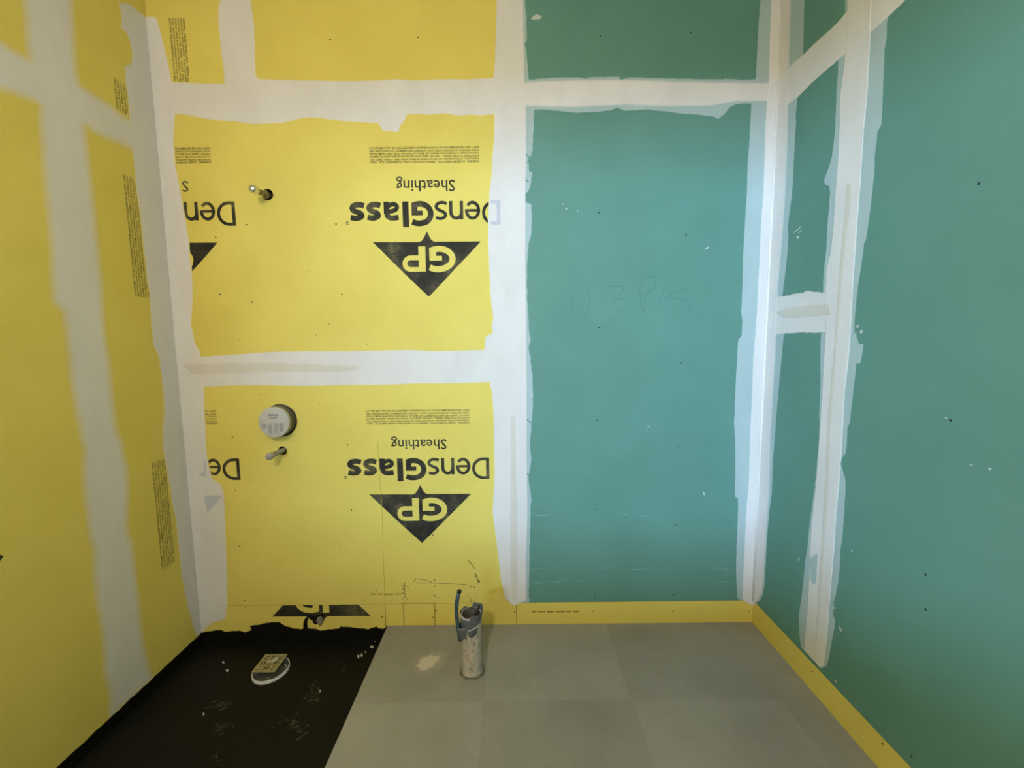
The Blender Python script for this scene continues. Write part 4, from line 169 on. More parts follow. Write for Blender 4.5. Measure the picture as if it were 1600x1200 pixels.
MAT['dark'] = mottled('framing_shadow_board', (.03, .028, .022), (.05, .045, .035), 8, .9)
MAT['plaster'] = mottled('plain_gypsum', (.66, .65, .62), (.72, .71, .68), 2, .85)
MAT['concrete'] = mottled('grey_floor_board', (0.222, 0.214, 0.188), (0.300, 0.291, 0.258), 2.6, .62, fine=(90, .05), detail=6, lo=.28, hi=.72, spec=.35)
MAT['concrete_b'] = mottled('grey_floor_board_lighter', (0.245, 0.236, 0.208), (0.327, 0.318, 0.284), 2.6, .6, fine=(90, .05), detail=6, lo=.28, hi=.72, spec=.35)
MAT['membrane'] = mottled('black_waterproofing', (0.0038, 0.0035, 0.0026), (0.0060, 0.0053, 0.0038), 5, .55, fine=(40, .15), bump_s=.5, spec=.18)
MAT['scuff'] = mottled('dusty_scuff', (0.022, 0.020, 0.014), (0.105, 0.094, 0.070), 45, .9)
MAT['fleck'] = mottled('plaster_fleck', (.42, .46, .44), (.62, .64, .62), 60, .9)
MAT['chalk'] = mottled('white_plaster_drip', (.42, .40, .36), (.6, .58, .54), 50, .9)
MAT['pencil'] = mottled('pencil_line', (0.13, 0.10, 0.022), (0.22, 0.17, 0.035), 40, .8)
MAT['faint'] = mottled('faded_line', (0.34, 0.26, 0.04), (0.42, 0.33, 0.05), 60, .8)
MAT['fadedprint'] = mottled('faded_print', (0.20, 0.16, 0.03), (0.32, 0.25, 0.045), 150, .8)
MAT['greenpencil'] = mottled('pencil_on_green', (0.062, 0.165, 0.150), (0.085, 0.205, 0.178), 40, .8)
MAT['screw'] = mottled('black_screw', (.006, .006, .005), (.012, .012, .01), 200, .55)
MAT['ghost'] = mottled('print_showing_through', (.42, .45, .50), (.50, .52, .57), 60, .85)
MAT['smear'] = mottled('dried_plaster_smear', (.36, .31, .22), (.58, .52, .42), 45, .9, bump_s=.6)
MAT['smear_thin'] = mottled('plaster_dust', (.225, .21, .165), (.29, .27, .21), 22, .8)
def ink():
    m, nt, bs = new_mat('black_ink')
    n = noise_node(nt, 260, 3, .7); n2 = noise_node(nt, 14, 3)
    a = nt.nodes.new('ShaderNodeMath'); a.operation = 'MULTIPLY'; nt.links.new(n.outputs['Fac'], a.inputs[0]); nt.links.new(n2.outputs['Fac'], a.inputs[1])
    rp = ramp(nt, a.outputs[0], [(.16, (.018, .017, .012)), (.27, (.038, .035, .024)), (.42, (.17, .145, .065))])
    nt.links.new(rp.outputs['Color'], bs.inputs['Base Color']); bs.inputs['Roughness'].default_value = .75; bs.inputs['Specular IOR Level'].default_value = .2
    return m
MAT['ink'] = ink()
MAT['steel'] = mottled('dull_steel', (.16, .15, .11), (.28, .26, .2), 60, .34, metal=.85, spec=.5)
MAT['bright'] = mottled('bright_cap_metal', (.55, .54, .5), (.75, .74, .7), 80, .22, metal=.9, spec=.5)
MAT['greyplastic'] = mottled('grey_plastic', (.25, .24, .21), (.36, .34, .30), 40, .5)
MAT['cover'] = mottled('pale_grey_plastic', (.40, .39, .345), (.46, .45, .40), 20, .5)
MAT['valvebody'] = mottled('dark_grey_plastic', (.045, .045, .048), (.11, .105, .11), 30, .3, spec=.5)
MAT['bluegrey'] = mottled('blue_grey_print', (.055, .075, .105), (.085, .105, .13), 80, .6)
MAT['greyprint'] = mottled('grey_print', (.17, .17, .155), (.24, .24, .22), 90, .6)
MAT['pvc'] = mottled('scuffed_white_pvc', (.36, .335, .28), (.50, .475, .415), 20, .55, fine=(60, .16), bump_s=.3, lo=.35, hi=.65)
MAT['pvcin'] = mottled('pipe_inside', (.085, .075, .058), (.16, .145, .11), 30, .6)
MAT['tape'] = mottled('grey_duct_tape', (.070, .076, .080), (.135, .140, .140), 22, .42, bump_s=.5)
MAT['tube'] = mottled('blue_grey_tube', (.030, .058, .072), (.045, .078, .092), 30, .38, spec=.5)
MAT['tubecap'] = mottled('black_tube_end', (.006, .006, .006), (.012, .012, .012), 50, .6)
MAT['brassy'] = mottled('dusty_brass_grate', (.30, .27, .125), (.42, .385, .21), 50, .45, metal=.35, spec=.5)
MAT['drainrim'] = mottled('white_drain_rim', (.50, .50, .50), (.66, .66, .66), 60, .4)
MAT['drain'] = mottled('dark_drain_face', (.03, .034, .034), (.055, .06, .058), 40, .35, spec=.5)
MAT['mortar'] = mottled('mortar_ring', (.12, .11, .085), (.2, .19, .15), 60, .85)
MAT['fill_lamp'] = mottled('white_porcelain', (.7, .7, .68), (.75, .75, .73), 10, .4)

# ------------------------------------------------------------------ mesh helpers
CEN = {}
def mk(name, V, Fc, mat, parent=None, smooth=False, cover=None, loc=None):
    """one mesh object; the origin sits in the middle of the piece"""
    V = [Vector(v) for v in V]
    c = Vector([(min(v[i] for v in V) + max(v[i] for v in V)) / 2 for i in range(3)])
    me = bpy.data.meshes.new(name); me.from_pydata([v - c for v in V], [], Fc)
    mats = mat if isinstance(mat, (list, tuple)) else [mat]
    for q in mats: me.materials.append(MAT[q])
    if cover is not None:
        a = me.attributes.new('tint', 'FLOAT_COLOR', 'POINT')
        for i, q in enumerate(cover): a.data[i].color = (*q, 1)
    if smooth:
        for p in me.polygons: p.use_smooth = True
    me.update()
    o = bpy.data.objects.new(name, me); COL.objects.link(o)
    place(o, c, parent); return o
def place(o, c, parent):
    CEN[o.name] = c.copy()
    if parent is not None:
        o.parent = parent; o.location = c - CEN[parent.name]
    else: o.location = c
def empty(name, c):
    o = bpy.data.objects.new(name, None); o.empty_display_size = .05; COL.objects.link(o); place(o, Vector(c), None); return o
def tag(o, label=None, cat=None, group=None, kind=None):
    if label: o['label'] = label
    if cat: o['category'] = cat
    if group: o['group'] = group
    if kind: o['kind'] = kind
    return o
WALL = {'back': lambda u, v, h: (u, D - h, v), 'left': lambda u, v, h: (XL + h, u, v), 'right': lambda u, v, h: (XR - h, u, v), 'floor': lambda u, v, h: (u, v, h)}
FLIP = {'back': False, 'left': False, 'right': True, 'floor': False}
def area2(p): return sum(p[i][0] * p[(i + 1) % len(p)][1] - p[(i + 1) % len(p)][0] * p[i][1] for i in range(len(p)))
def ccw(p): return list(p) if area2(p) > 0 else list(reversed(p))
def tess(loops):
    flat = [q for l in loops for q in l]
    T = tessellate_polygon([[Vector((u, v, 0)) for u, v in l] for l in loops])
    out = []
    for a, b, c in T:
        s = (flat[b][0] - flat[a][0]) * (flat[c][1] - flat[a][1]) - (flat[c][0] - flat[a][0]) * (flat[b][1] - flat[a][1])
        if abs(s) < 1e-12: continue
        out.append((a, b, c) if s > 0 else (a, c, b))
    return flat, out
def fdir(wall, fs):
    return [tuple(reversed(f)) for f in fs] if FLIP[wall] else [tuple(f) for f in fs]
def prism(name, wall, outer, h1, h0, mat, parent=None, holes=()):
    """plate on a wall: front at height h1, back at h0 (metres off the wall face)"""
    loops = [ccw(outer)] + [list(reversed(ccw(h))) for h in holes]
    flat, T = tess(loops); n = len(flat); w = WALL[wall]
    V = [w(u, v, h1) for u, v in flat] + [w(u, v, h0) for u, v in flat]
    Fc = list(T) + [(c + n, b + n, a + n) for a, b, c in T]
    k = 0
    for l in loops:
        m = len(l)
        for i in range(m):
            a, b = k + i, k + (i + 1) % m
            Fc.append((a, a + n, b + n, b))
        k += m
    return mk(name, V, fdir(wall, Fc), mat, parent)
def rect(u0, u1, v0, v1): return [(u0, v0), (u1, v0), (u1, v1), (u0, v1)]
def circle(u, v, r, n=28): return [(u + r * math.cos(2 * math.pi * i / n), v + r * math.sin(2 * math.pi * i / n)) for i in range(n)]
LIM = {'floor': (-99, 99), 'back': (XL, XR), 'left': (-99, D), 'right': (-99, D)}
def on_corner(wall, u): return abs(u - LIM[wall][0]) < .0008 or abs(u - LIM[wall][1]) < .0008
def resample(p, step):
    out = []
    for i in range(len(p)):
        a, b = p[i], p[(i + 1) % len(p)]; l = math.hypot(b[0] - a[0], b[1] - a[1]); n = max(1, int(l / step))
        for k in range(n): out.append((a[0] + (b[0] - a[0]) * k / n, a[1] + (b[1] - a[1]) * k / n))
    return out
def inside(p, poly):
    r = False
    for i in range(len(poly)):
        a, b = poly[i - 1], poly[i]
        if (a[1] > p[1]) != (b[1] > p[1]) and p[0] < (b[0] - a[0]) * (p[1] - a[1]) / (b[1] - a[1]) + a[0]: r = not r
    return r
def beneath(wall, p, me):
    """colour of what lies under this spot of a coat: another coat or the bare board"""
    if wall == 'floor': return TINT['concrete']
    best = None
    for w, _, kind, _, _, _, poly in BANDS:
        if w == wall and poly is not me and kind != 'beige' and inside(p, poly):
            if kind == 'white': return TINT['white']
            best = TINT[kind]
    if best: return best
    if wall == 'left' or p[1] < STRIP or (wall == 'back' and p[0] < SEAM_B): return TINT['yellow']
    return TINT['green']
def feathered(name, wall, poly, fe, h, ji, kind, parent, seed):
    """a trowelled coat: full thickness inside, running out to nothing over the width fe"""
    p = resample(ccw(poly), .009); n = len(p)
    nor = []
    for i in range(n):
        a, b = p[i - 1], p[(i + 1) % n]; d = Vector((b[0] - a[0], b[1] - a[1])); d = d.normalized() if d.length > 0 else Vector((1, 0))
        nor.append(Vector((d.y, -d.x)))
    outer, inner = [], []
    for i in range(n):
        q = Vector(p[i])
        if on_corner(wall, p[i][0]):
            outer.append((p[i][0], p[i][1])); inner.append((p[i][0], p[i][1])); continue
        j = ji * (noise.noise(Vector((q.x * 55, q.y * 55, seed))) * 1.3 + .6 * noise.noise(Vector((q.x * 170, q.y * 170, seed + 9))))
        a = q + nor[i] * (j + fe * .5); b = q + nor[i] * (j - fe * .5)
        lo, hi = LIM[wall]
        outer.append((min(max(a.x, lo), hi), a.y)); inner.append((min(max(b.x, lo), hi), b.y))
    flat, T = tess([inner]); w = WALL[wall]
    V = [w(u, v, h) for u, v in inner] + [w(u, v, h * .3 if not on_corner(wall, u) else h) for u, v in outer] + [w(u, v, -.0005) for u, v in outer]
    Fc = list(T)
    for i in range(n):
        j = (i + 1) % n
        Fc.append((i, n + i, n + j, j)); Fc.append((n + i, 2 * n + i, 2 * n + j, n + j))
    under = [beneath(wall, q, poly) if not on_corner(wall, q[0]) else TINT[kind] for q in outer]
    return mk(name, V, fdir(wall, Fc), 'coat', parent, cover=[TINT[kind]] * n + under * 2)
def clip(poly, n, d):
    out = []
    for i in range(len(poly)):
        a, b = poly[i - 1], poly[i]
        sa, sb = a[0] * n[0] + a[1] * n[1] - d, b[0] * n[0] + b[1] * n[1] - d
        if (sa >= 0) != (sb >= 0):
            t = sa / (sa - sb); out.append((a[0] + (b[0] - a[0]) * t, a[1] + (b[1] - a[1]) * t))
        if sb >= 0: out.append(b)
    return out
class Frame:
    """upright print coordinates -> wall coordinates"""
    def __init__(s, o, xd, yd, k=1.0): s.o, s.xd, s.yd, s.k = o, xd, yd, k
    def __call__(s, p): return (s.o[0] + s.k * (p[0] * s.xd[0] + p[1] * s.yd[0]), s.o[1] + s.k * (p[0] * s.xd[1] + p[1] * s.yd[1]))
UPSIDE = ((-1, 0), (0, -1)); UPRIGHT = ((1, 0), (0, 1)); SIDEWAYS = ((0, -1), (1, 0))
def printed(name, wall, faces, frame, mat, parent, h=.00012, clips=()):
    V, Fc = [], []; w = WALL[wall]
    for f in faces:
        q = [frame(p) for p in f]
        for n, d in clips:
            if len(q) >= 3: q = clip(q, n, d)
        if len(q) < 3: continue
        if area2(q) < 0: q = list(reversed(q))
        k = len(V); V += [w(u, v, h + .00002 * getattr(f, 'lvl', 0)) for u, v in q]; Fc.append(tuple(range(k, k + len(q))))
    if not V: return None
    return mk(name, V, fdir(wall, Fc), mat, parent)
def stroke(pts, wd):
    """ribbon of constant width along a line -> quads"""
    n = len(pts); L, R = [], []
    for i in range(n):
        a = pts[max(i - 1, 0)]; b = pts[min(i + 1, n - 1)]
        d = Vector((b[0] - a[0], b[1] - a[1])).normalized(); nn = Vector((-d.y, d.x)); s = 1.0
        if 0 < i < n - 1:
            e = Vector((b[0] - pts[i][0], b[1] - pts[i][1])).normalized(); s = 1 / max(.5, abs(nn.dot(Vector((-e.y, e.x)))))
        q = Vector(pts[i]); L.append(tuple(q + nn * wd / 2 * s)); R.append(tuple(q - nn * wd / 2 * s))
    return [[R[i], R[i + 1], L[i + 1], L[i]] for i in range(n - 1)]
def arc(cx, cy, rx, ry, a0, a1, n=22): return [(cx + rx * math.cos(math.radians(a0 + (a1 - a0) * i / n)), cy + ry * math.sin(math.radians(a0 + (a1 - a0) * i / n))) for i in range(n + 1)]
def spline(p, m=7):
    out = []
    for i in range(len(p) - 1):
        a, b, c, d = p[max(i - 1, 0)], p[i], p[i + 1], p[min(i + 2, len(p) - 1)]
        for k in range(m):
            t = k / m
            out.append(tuple(.5 * (2 * b[j] + (c[j] - a[j]) * t + (2 * a[j] - 5 * b[j] + 4 * c[j] - d[j]) * t * t + (3 * b[j] - a[j] - 3 * c[j] + d[j]) * t ** 3) for j in (0, 1)))
    return out + [p[-1]]
class Face(list): lvl = 0
def lv(*parts):
    out = []
    for i, p in enumerate(parts):
        for f in p:
            f = Face(f); f.lvl = i; out.append(f)
    return out
def boxq(x0, x1, y0, y1): return [[(x0, y0), (x1, y0), (x1, y1), (x0, y1)]]
_font = {}
def font_faces(body, off=0.0):
    """triangles of lettering in the built-in font, scaled to a unit box"""
    if body in _font: return _font[body]
    c = bpy.data.curves.new('lettering_curve', 'FONT'); c.body = body; c.size = 1; c.resolution_u = 2; c.offset = off
    o = bpy.data.objects.new('lettering_curve', c); COL.objects.link(o)
    me = bpy.data.meshes.new_from_object(o)
    vs_ = [(v.co.x, v.co.y) for v in me.vertices]; fs = [[vs_[i] for i in p.vertices] for p in me.polygons]
    bpy.data.objects.remove(o, do_unlink=True); bpy.data.curves.remove(c); bpy.data.meshes.remove(me)
    x0, x1 = min(v[0] for v in vs_), max(v[0] for v in vs_); y0, y1 = min(v[1] for v in vs_), max(v[1] for v in vs_)
    r = [[((x - x0) / (x1 - x0), (y - y0) / (y1 - y0)) for x, y in f] for f in fs]
    _font[body] = r; return r
def scaled(faces, sx, sy, ox=0, oy=0): return [[(x * sx + ox, y * sy + oy) for x, y in f] for f in faces]
def lathe(name, prof, base, axis, mat, parent=None, n=32, smooth=True, caps=(True, True)):
    """profile of (radius, distance along axis) turned around axis"""
    ax = Vector(axis).normalized(); t = Vector((0, 0, 1)) if abs(ax.z) < .9 else Vector((1, 0, 0)); e1 = ax.cross(t).normalized(); e2 = ax.cross(e1)
    V, Fc = [], []
    for r, z in prof:
        for i in range(n):
            a = 2 * math.pi * i / n; V.append(Vector(base) + ax * z + (e1 * math.cos(a) + e2 * math.sin(a)) * r)
    for k in range(len(prof) - 1):
        for i in range(n):
            j = (i + 1) % n; Fc.append((k * n + i, k * n + j, (k + 1) * n + j, (k + 1) * n + i))
    if caps[0] and prof[0][0] > 1e-6: Fc.append(tuple(reversed(range(n))))
    if caps[1] and prof[-1][0] > 1e-6: Fc.append(tuple(range((len(prof) - 1) * n, len(prof) * n)))
    o = mk(name, V, Fc, mat, parent)
    if smooth:
        for p in o.data.polygons: p.use_smooth = len(p.vertices) == 4
        o.data.set_sharp_from_angle(angle=math.radians(40))
    return o
def tube(name, pts, r, mat, parent=None, n=14):
    V, Fc = [], []; P = [Vector(p) for p in pts]; ref = Vector((0, 1, 0.001))
    for i, p in enumerate(P):
        d = (P[min(i + 1, len(P) - 1)] - P[max(i - 1, 0)]).normalized(); e1 = d.cross(ref).normalized(); e2 = d.cross(e1)
        for k in range(n):
            a = 2 * math.pi * k / n; V.append(p + (e1 * math.cos(a) + e2 * math.sin(a)) * r)
    for i in range(len(P) - 1):
        for k in range(n):
            j = (k + 1) % n; Fc.append((i * n + k, i * n + j, (i + 1) * n + j, (i + 1) * n + k))
    Fc += [tuple(reversed(range(n))), tuple(range((len(P) - 1) * n, len(P) * n))]
    o = mk(name, V, Fc, mat, parent)
    for p in o.data.polygons: p.use_smooth = len(p.vertices) == 4
    return o
def box(name, a, b, mat, parent=None):
    V = [(x, y, z) for z in (a[2], b[2]) for y in (a[1], b[1]) for x in (a[0], b[0])]
    return mk(name, V, [(0, 2, 3, 1), (4, 5, 7, 6), (0, 1, 5, 4), (2, 6, 7, 3), (0, 4, 6, 2), (1, 3, 7, 5)], mat, parent)

# ------------------------------------------------------------------ the setting
BT, CAV, G = .0127, .10, .0012                          # board thickness, framing depth, half gap
OUT = .18
wall_back = tag(box('wall_back', (XL - OUT, D + CAV, -.2), (XR + OUT, D + OUT, ZC), 'dark'), kind='structure')
wall_left = tag(box('wall_left', (XL - OUT, YF - .1, -.2), (XL - CAV, D + CAV, ZC), 'dark'), kind='structure')
wall_right = tag(box('wall_right', (XR + CAV, YF - .1, -.2), (XR + OUT, D + CAV, ZC), 'dark'), kind='structure')
tag(wall_back, 'back wall of yellow and green boards with white joint bands', kind='structure')
tag(wall_left, 'yellow board side wall with white joint bands', kind='structure')
tag(wall_right, 'green board side wall over a yellow base strip', kind='structure')
ceiling = tag(box('ceiling', (XL - OUT, YF - .1, ZC), (XR + OUT, D + OUT, ZC + .1), 'plaster'), 'plain white ceiling above the room', kind='structure')
DX0, DX1, DZ0, DZ = -1.55, -0.45, 1.17, 2.05               # added, unseen opening, sized to shape the daylight beam
wf = []
V, Fc = [], []
for x0, x1, z0, z1 in ((XL - BT, DX0, -.14, ZC), (DX1, XR + BT, -.14, ZC), (DX0, DX1, DZ, ZC), (DX0, DX1, -.14, DZ0)):
    k = len(V); V += [(x, y, z) for z in (z0, z1) for y in (YF - .1, YF) for x in (x0, x1)]
    Fc += [tuple(k + i for i in f) for f in ((0, 2, 3, 1), (4, 5, 7, 6), (0, 1, 5, 4), (2, 6, 7, 3), (0, 4, 6, 2), (1, 3, 7, 5))]
wall_front = tag(mk('wall_front', V, Fc, 'plaster'), 'plain front wall with an added opening that shapes the daylight', kind='structure')
floor = tag(box('floor', (XL - OUT, YF - .1, -.30), (XR + OUT, D + OUT, -.14), 'concrete'), 'grey boarded floor around the sunken shower', kind='structure')

# boards ------------------------------------------------------------
panels = {}
def board(key, wall, parent, u0, u1, v0, v1, mat, label=None, holes=(), name='wall_board', g=G):
    o = prism(name, wall, rect(u0 + g, u1 - g, v0 + g, v1 - g), 0, -BT, mat, parent, holes)
    if label: o['label'] = label
    panels[key] = (wall, u0, u1, v0, v1, o); return o
VALVE, STUB_A, STUB_B = (-1.1345, 1.076), (-1.127, 2.137), (-1.1360, .9240)
ZB = -.135
XC = XL + .0
bl_ = 'yellow glass-mat board'; gr_ = 'green moisture-resistant board'
board('strip_shower', 'back', wall_back, XL, -.6645, ZB, STRIP, 'yellow', 'yellow base strip with the cut-off triangle print', holes=[], name='base_strip')
board('strip_a', 'back', wall_back, -.6645, -.571, -.002, STRIP, 'yellow', name='base_strip')
board('patch', 'back', wall_back, -.571, -.4095, -.002, STRIP + .006, 'yellow', 'small rectangular yellow patch board', name='patch_board', g=.0018)
board('strip_b', 'back', wall_back, -.4095, SEAM_B, -.002, STRIP, 'yellow', name='base_strip')
board('strip_c', 'back', wall_back, SEAM_B, XR, -.002, STRIP, 'yellow', name='base_strip')
board('row1', 'back', wall_back, XL, SEAM_B, STRIP, J1, 'yellow', 'lower yellow board with printed lettering', holes=[circle(*VALVE, .080, 40), circle(*STUB_B, .0215)])
board('row2', 'back', wall_back, XL, SEAM_B, J1, J2, 'yellow', 'middle yellow board with printed lettering', holes=[circle(*STUB_A, .026)])
board('row3a', 'back', wall_back, XL, SEAM_T, J2, ZC, 'yellow'); board('row3b', 'back', wall_back, SEAM_T, SEAM_B, J2, ZC, 'yellow')
board('green_low', 'back', wall_back, SEAM_B, XR, STRIP, J2, 'green', 'tall green board beside the yellow boards'); board('green_top', 'back', wall_back, SEAM_B, XR, J2, ZC, 'green')
board('l_far_low', 'left', wall_left, SEAM_L, D + BT, ZB, J4, 'yellow'); board('l_far_top', 'left', wall_left, SEAM_L, D + BT, J4, ZC, 'yellow')
board('l_near_low', 'left', wall_left, YF, SEAM_L, ZB, J4, 'yellow'); board('l_near_top', 'left', wall_left, YF, SEAM_L, J4, ZC, 'yellow')
board('r_strip', 'right', wall_right, YF, D + BT, -.002, STRIP, 'yellow', 'yellow base strip under the green side wall', name='base_strip')
board('r_far_low', 'right', wall_right, SEAM_R, D + BT, STRIP, RZ, 'green'); board('r_far_mid', 'right', wall_right, SEAM_R, D + BT, RZ, J3, 'green'); board('r_far_top', 'right', wall_right, SEAM_R, D + BT, J3, ZC, 'green')
board('r_near_low', 'right', wall_right, YF, SEAM_R, STRIP, J3, 'green', 'large green board on the side wall'); board('r_near_top', 'right', wall_right, YF, SEAM_R, J3, ZC, 'green')
WROOT = {'back': wall_back, 'left': wall_left, 'right': wall_right}
def panel_at(wall, u, v):
    for w, u0, u1, v0, v1, o in panels.values():
        if w == wall and u0 <= u <= u1 and v0 <= v <= v1: return o
    return WROOT[wall]
# floor boards 600 mm square, each a hair off the level of its neighbours
rnd = random.Random(2)
xs = [XS, -.130, .468, 1.068, XR]; ys = [YF, -.89, -.29, .31, .91, 1.512, D]
for i in range(4):
    for j in range(6):
        x0, x1, y0, y1 = xs[i] + .0002, xs[i + 1] - .0002, ys[j] + .0002, ys[j + 1] - .0002
        hz = -rnd.random() * .0005
        prism('floor_board', 'floor', rect(x0, x1, y0, y1), hz, -.14, 'concrete_b' if (i, j) in ((0, 4), (2, 4), (1, 5)) else 'concrete', floor)
prism('floor_board', 'floor', rect(XL, XS - .001, YF, YS), 0, -.14, 'concrete', floor)

# joint compound ----------------------------------------------------
last = {}
for i, (wall, text, kind, fe, h, ji, poly) in enumerate(BANDS):
    finish = text.endswith(('finish', 'streak', 'patch'))
    par = last[wall] if finish else WROOT[wall]
    nm = {'white': 'finish_coat' if finish else 'joint_compound', 'thin': 'joint_compound' if not finish else 'scraped_patch', 'beige': 'beige_streak'}[kind]
    o = feathered(nm, wall, poly, fe, h * (.22 if wall == 'left' else .75 if finish else .35) + .00002 * i, ji, kind, par, i * 3.7)
    if not finish:
        last[wall] = o; o['label'] = 'white joint band, ' + text
# rounded bead of compound in the corner of the green walls
tube('corner_bead', [(XR - .0045, D - .0045, STRIP + .004), (XR - .0045, D - .0045, 1.0), (XR - .0045, D - .0045, ZC)], .005, 'plaster', wall_right, 8)

# screws, pencil lines, flecks --------------------------------------
def screw_mesh(wall, r):
    w = {'back': lambda a, b, h: (a, -h, b), 'right': lambda a, b, h: (-h, a, b)}[wall]
    n = 10; V = [w(0, 0, .0004)] + [w(r * .55 * math.cos(2 * math.pi * i / n), r * .55 * math.sin(2 * math.pi * i / n), .0007) for i in range(n)] + [w(r * math.cos(2 * math.pi * i / n), r * math.sin(2 * math.pi * i / n), -.0003) for i in range(n)]
    Fc = [(0, 1 + i, 1 + (i + 1) % n) for i in range(n)] + [(1 + i, 1 + n + i, 1 + n + (i + 1) % n, 1 + (i + 1) % n) for i in range(n)]
    me = bpy.data.meshes.new('screw'); me.from_pydata(V, [], fdir(wall, Fc)); me.materials.append(MAT['screw']); return me
for wall, lst in SCREWS.items():
    cache = {}
    for u, v, r in lst:
        if r not in cache: cache[r] = screw_mesh(wall, r)
        par = panel_at(wall, u, v)
        o = bpy.data.objects.new('screw', cache[r]); COL.objects.link(o); place(o, Vector(WALL[wall](u, v, 0)), par)
ID = Frame((0, 0), (1, 0), (0, 1))
for wall, kind, wd, pts in STROKES:
    m = pts[len(pts) // 2]
    nm = {'pencil': 'pencil_line', 'faint': 'faded_line', 'greenpencil': 'pencil_scribble', 'fadedprint': 'faded_print', 'green': 'bare_chip'}[kind]
    printed(nm, wall, stroke(spline(pts, 4) if len(pts) > 2 else pts, wd), ID, kind, panel_at(wall, *m), .0003 if kind != 'green' else .0016)
MAT['scrape'] = mottled('scraped_paper', (.15, .31, .26), (.26, .42, .37), 60, .9)
for wall, poly, fk in FLECKS:
    m = (sum(p[0] for p in poly) / len(poly), sum(p[1] for p in poly) / len(poly))
    prism('plaster_fleck' if fk == 'fleck' else 'scrape_mark', wall, poly, .0004, -.0004, fk, panel_at(wall, *m))
# fine dirt on the yellow boards
rs = random.Random(11)
for key, n in (('row1', 60), ('row2', 34), ('strip_b', 10), ('strip_c', 12), ('strip_shower', 10)):
    w, u0, u1, v0, v1, o = panels[key]; fs = []
    for k in range(n):
        u, v = rs.uniform(max(u0, -1.35), min(u1, .95) - .09 * (key in ('row1', 'row2'))), v0 + (v1 - v0) * (rs.random() ** (1.7 if key == 'row1' else 1)) * .96 + .01
        if key == 'strip_shower': v = rs.uniform(.02, STRIP - .01)
        if key == 'row1' and math.hypot(u - VALVE[0], v - VALVE[1]) < .1: continue
        a, b, t_ = rs.uniform(.0012, .0030), rs.uniform(.0008, .0018), rs.uniform(0, 3.1)
        fs.append([(u + a * math.cos(q) * math.cos(t_) - b * math.sin(q) * math.sin(t_), v + a * math.cos(q) * math.sin(t_) + b * math.sin(q) * math.cos(t_)) for q in (0, 1.05, 2.1, 3.14, 4.2, 5.2)])
    tag(printed('dirt_specks', 'back', fs, ID, 'fadedprint', o, .0002), kind='stuff')
for poly in GHOST: printed('ghost_print', 'back', [poly], ID, 'ghost', panels['row1'][5], .0014)

# printed lettering -------------------------------------------------
DENS = lv(stroke([(16, 0), (16, 225)], 33), stroke([(16, 14), (50, 14)] + arc(62, 112.5, 99, 98.5, -90, 90) + [(50, 211), (16, 211)], 30))
E_ = lv(stroke(arc(267, 87.5, 59, 73, 4, 322, 30), 30), stroke([(212, 88), (340, 88)], 25))
N_ = lv(stroke([(373, 0), (373, 172)], 32), stroke(list(reversed(arc(424.5, 104, 51, 55, 0, 172, 16))) + [(475.5, 100), (475.5, 0)], 32))
S_ = stroke(spline([(620, 150), (596, 159), (566, 160), (538, 147), (529, 126), (541, 105), (575, 88), (606, 71), (617, 49), (604, 26), (575, 14), (545, 14), (515, 24)]), 30)
G_ = lv(stroke(spline([(851, 189), (812, 202), (762, 203), (713, 189), (681, 156), (670, 112), (682, 70), (716, 38), (762, 24), (806, 27), (838, 36)]), 54), boxq(798, 854, 12, 130), boxq(747, 854, 86, 130))
L_ = boxq(882, 942, 0, 240)
A_ = lv(boxq(1066, 1122, 0, 112), stroke(spline([(981, 146), (1020, 151), (1060, 150), (1086, 134), (1094, 108)]), 50), stroke(spline([(1094, 92), (1045, 88), (1008, 74), (994, 52), (1006, 30), (1034, 24), (1066, 34), (1094, 52)]), 42))
def bold_s(x0, w):
    k = w / 145
    return stroke(spline([(x0 + 134 * k, 142), (x0 + 100 * k, 149), (x0 + 68 * k, 149), (x0 + 38 * k, 138), (x0 + 30 * k, 122), (x0 + 44 * k, 104), (x0 + 74 * k, 92), (x0 + 104 * k, 78), (x0 + 116 * k, 58), (x0 + 104 * k, 36), (x0 + 74 * k, 26), (x0 + 40 * k, 26), (x0 + 6 * k, 36)]), 52)
WORD = DENS + E_ + N_ + S_ + G_ + L_ + A_ + bold_s(1147, 145) + bold_s(1304, 152)
REG = stroke(arc(1476, 195, 15, 15, 0, 360, 16), 5) + boxq(1471, 1475, 187, 203) + stroke(arc(1477, 199, 4, 4, -90, 90, 6), 3) + stroke([(1477, 195), (1482, 187)], 3)
KU = .7052 / 1459
ga, gb = min(LOGO, key=lambda p: p[1]), None
LOGO_UP = [(-(u - ga[0]), -(v - ga[1])) for u, v in LOGO]                # apex at the origin, body below
GK = abs(GPEND[0] - GPORIGIN[0]) / 510
GP_UP = (-(GPORIGIN[0] - ga[0]), -(GPORIGIN[1] - ga[1]))
GP = lv(stroke(spline([(249, 196), (205, 211), (152, 213), (96, 200), (48, 166), (30, 120), (46, 74), (92, 38), (150, 25), (196, 29), (232, 40)]), 56), boxq(186, 250, 14, 134), boxq(130, 250, 90, 134),
        boxq(286, 353, 0, 235), stroke([(352, 214), (428, 214)] + arc(430, 160, 54, 54, 90, -90, 18)[1:-1] + [(428, 106), (352, 106)], 44))
LOGO_T = [[LOGO_UP[i] for i in t] for t in tess([ccw(LOGO_UP)])[1]] if area2(LOGO_UP) > 0 else None
if LOGO_T is None:
    q = ccw(LOGO_UP); LOGO_T = [[q[i] for i in t] for t in tess([q])[1]]
GPF = []
for f in GP:
    q = Face((GP_UP[0] + x * GK, GP_UP[1] + y * GK) for x, y in f); q.lvl = f.lvl; GPF.append(q)
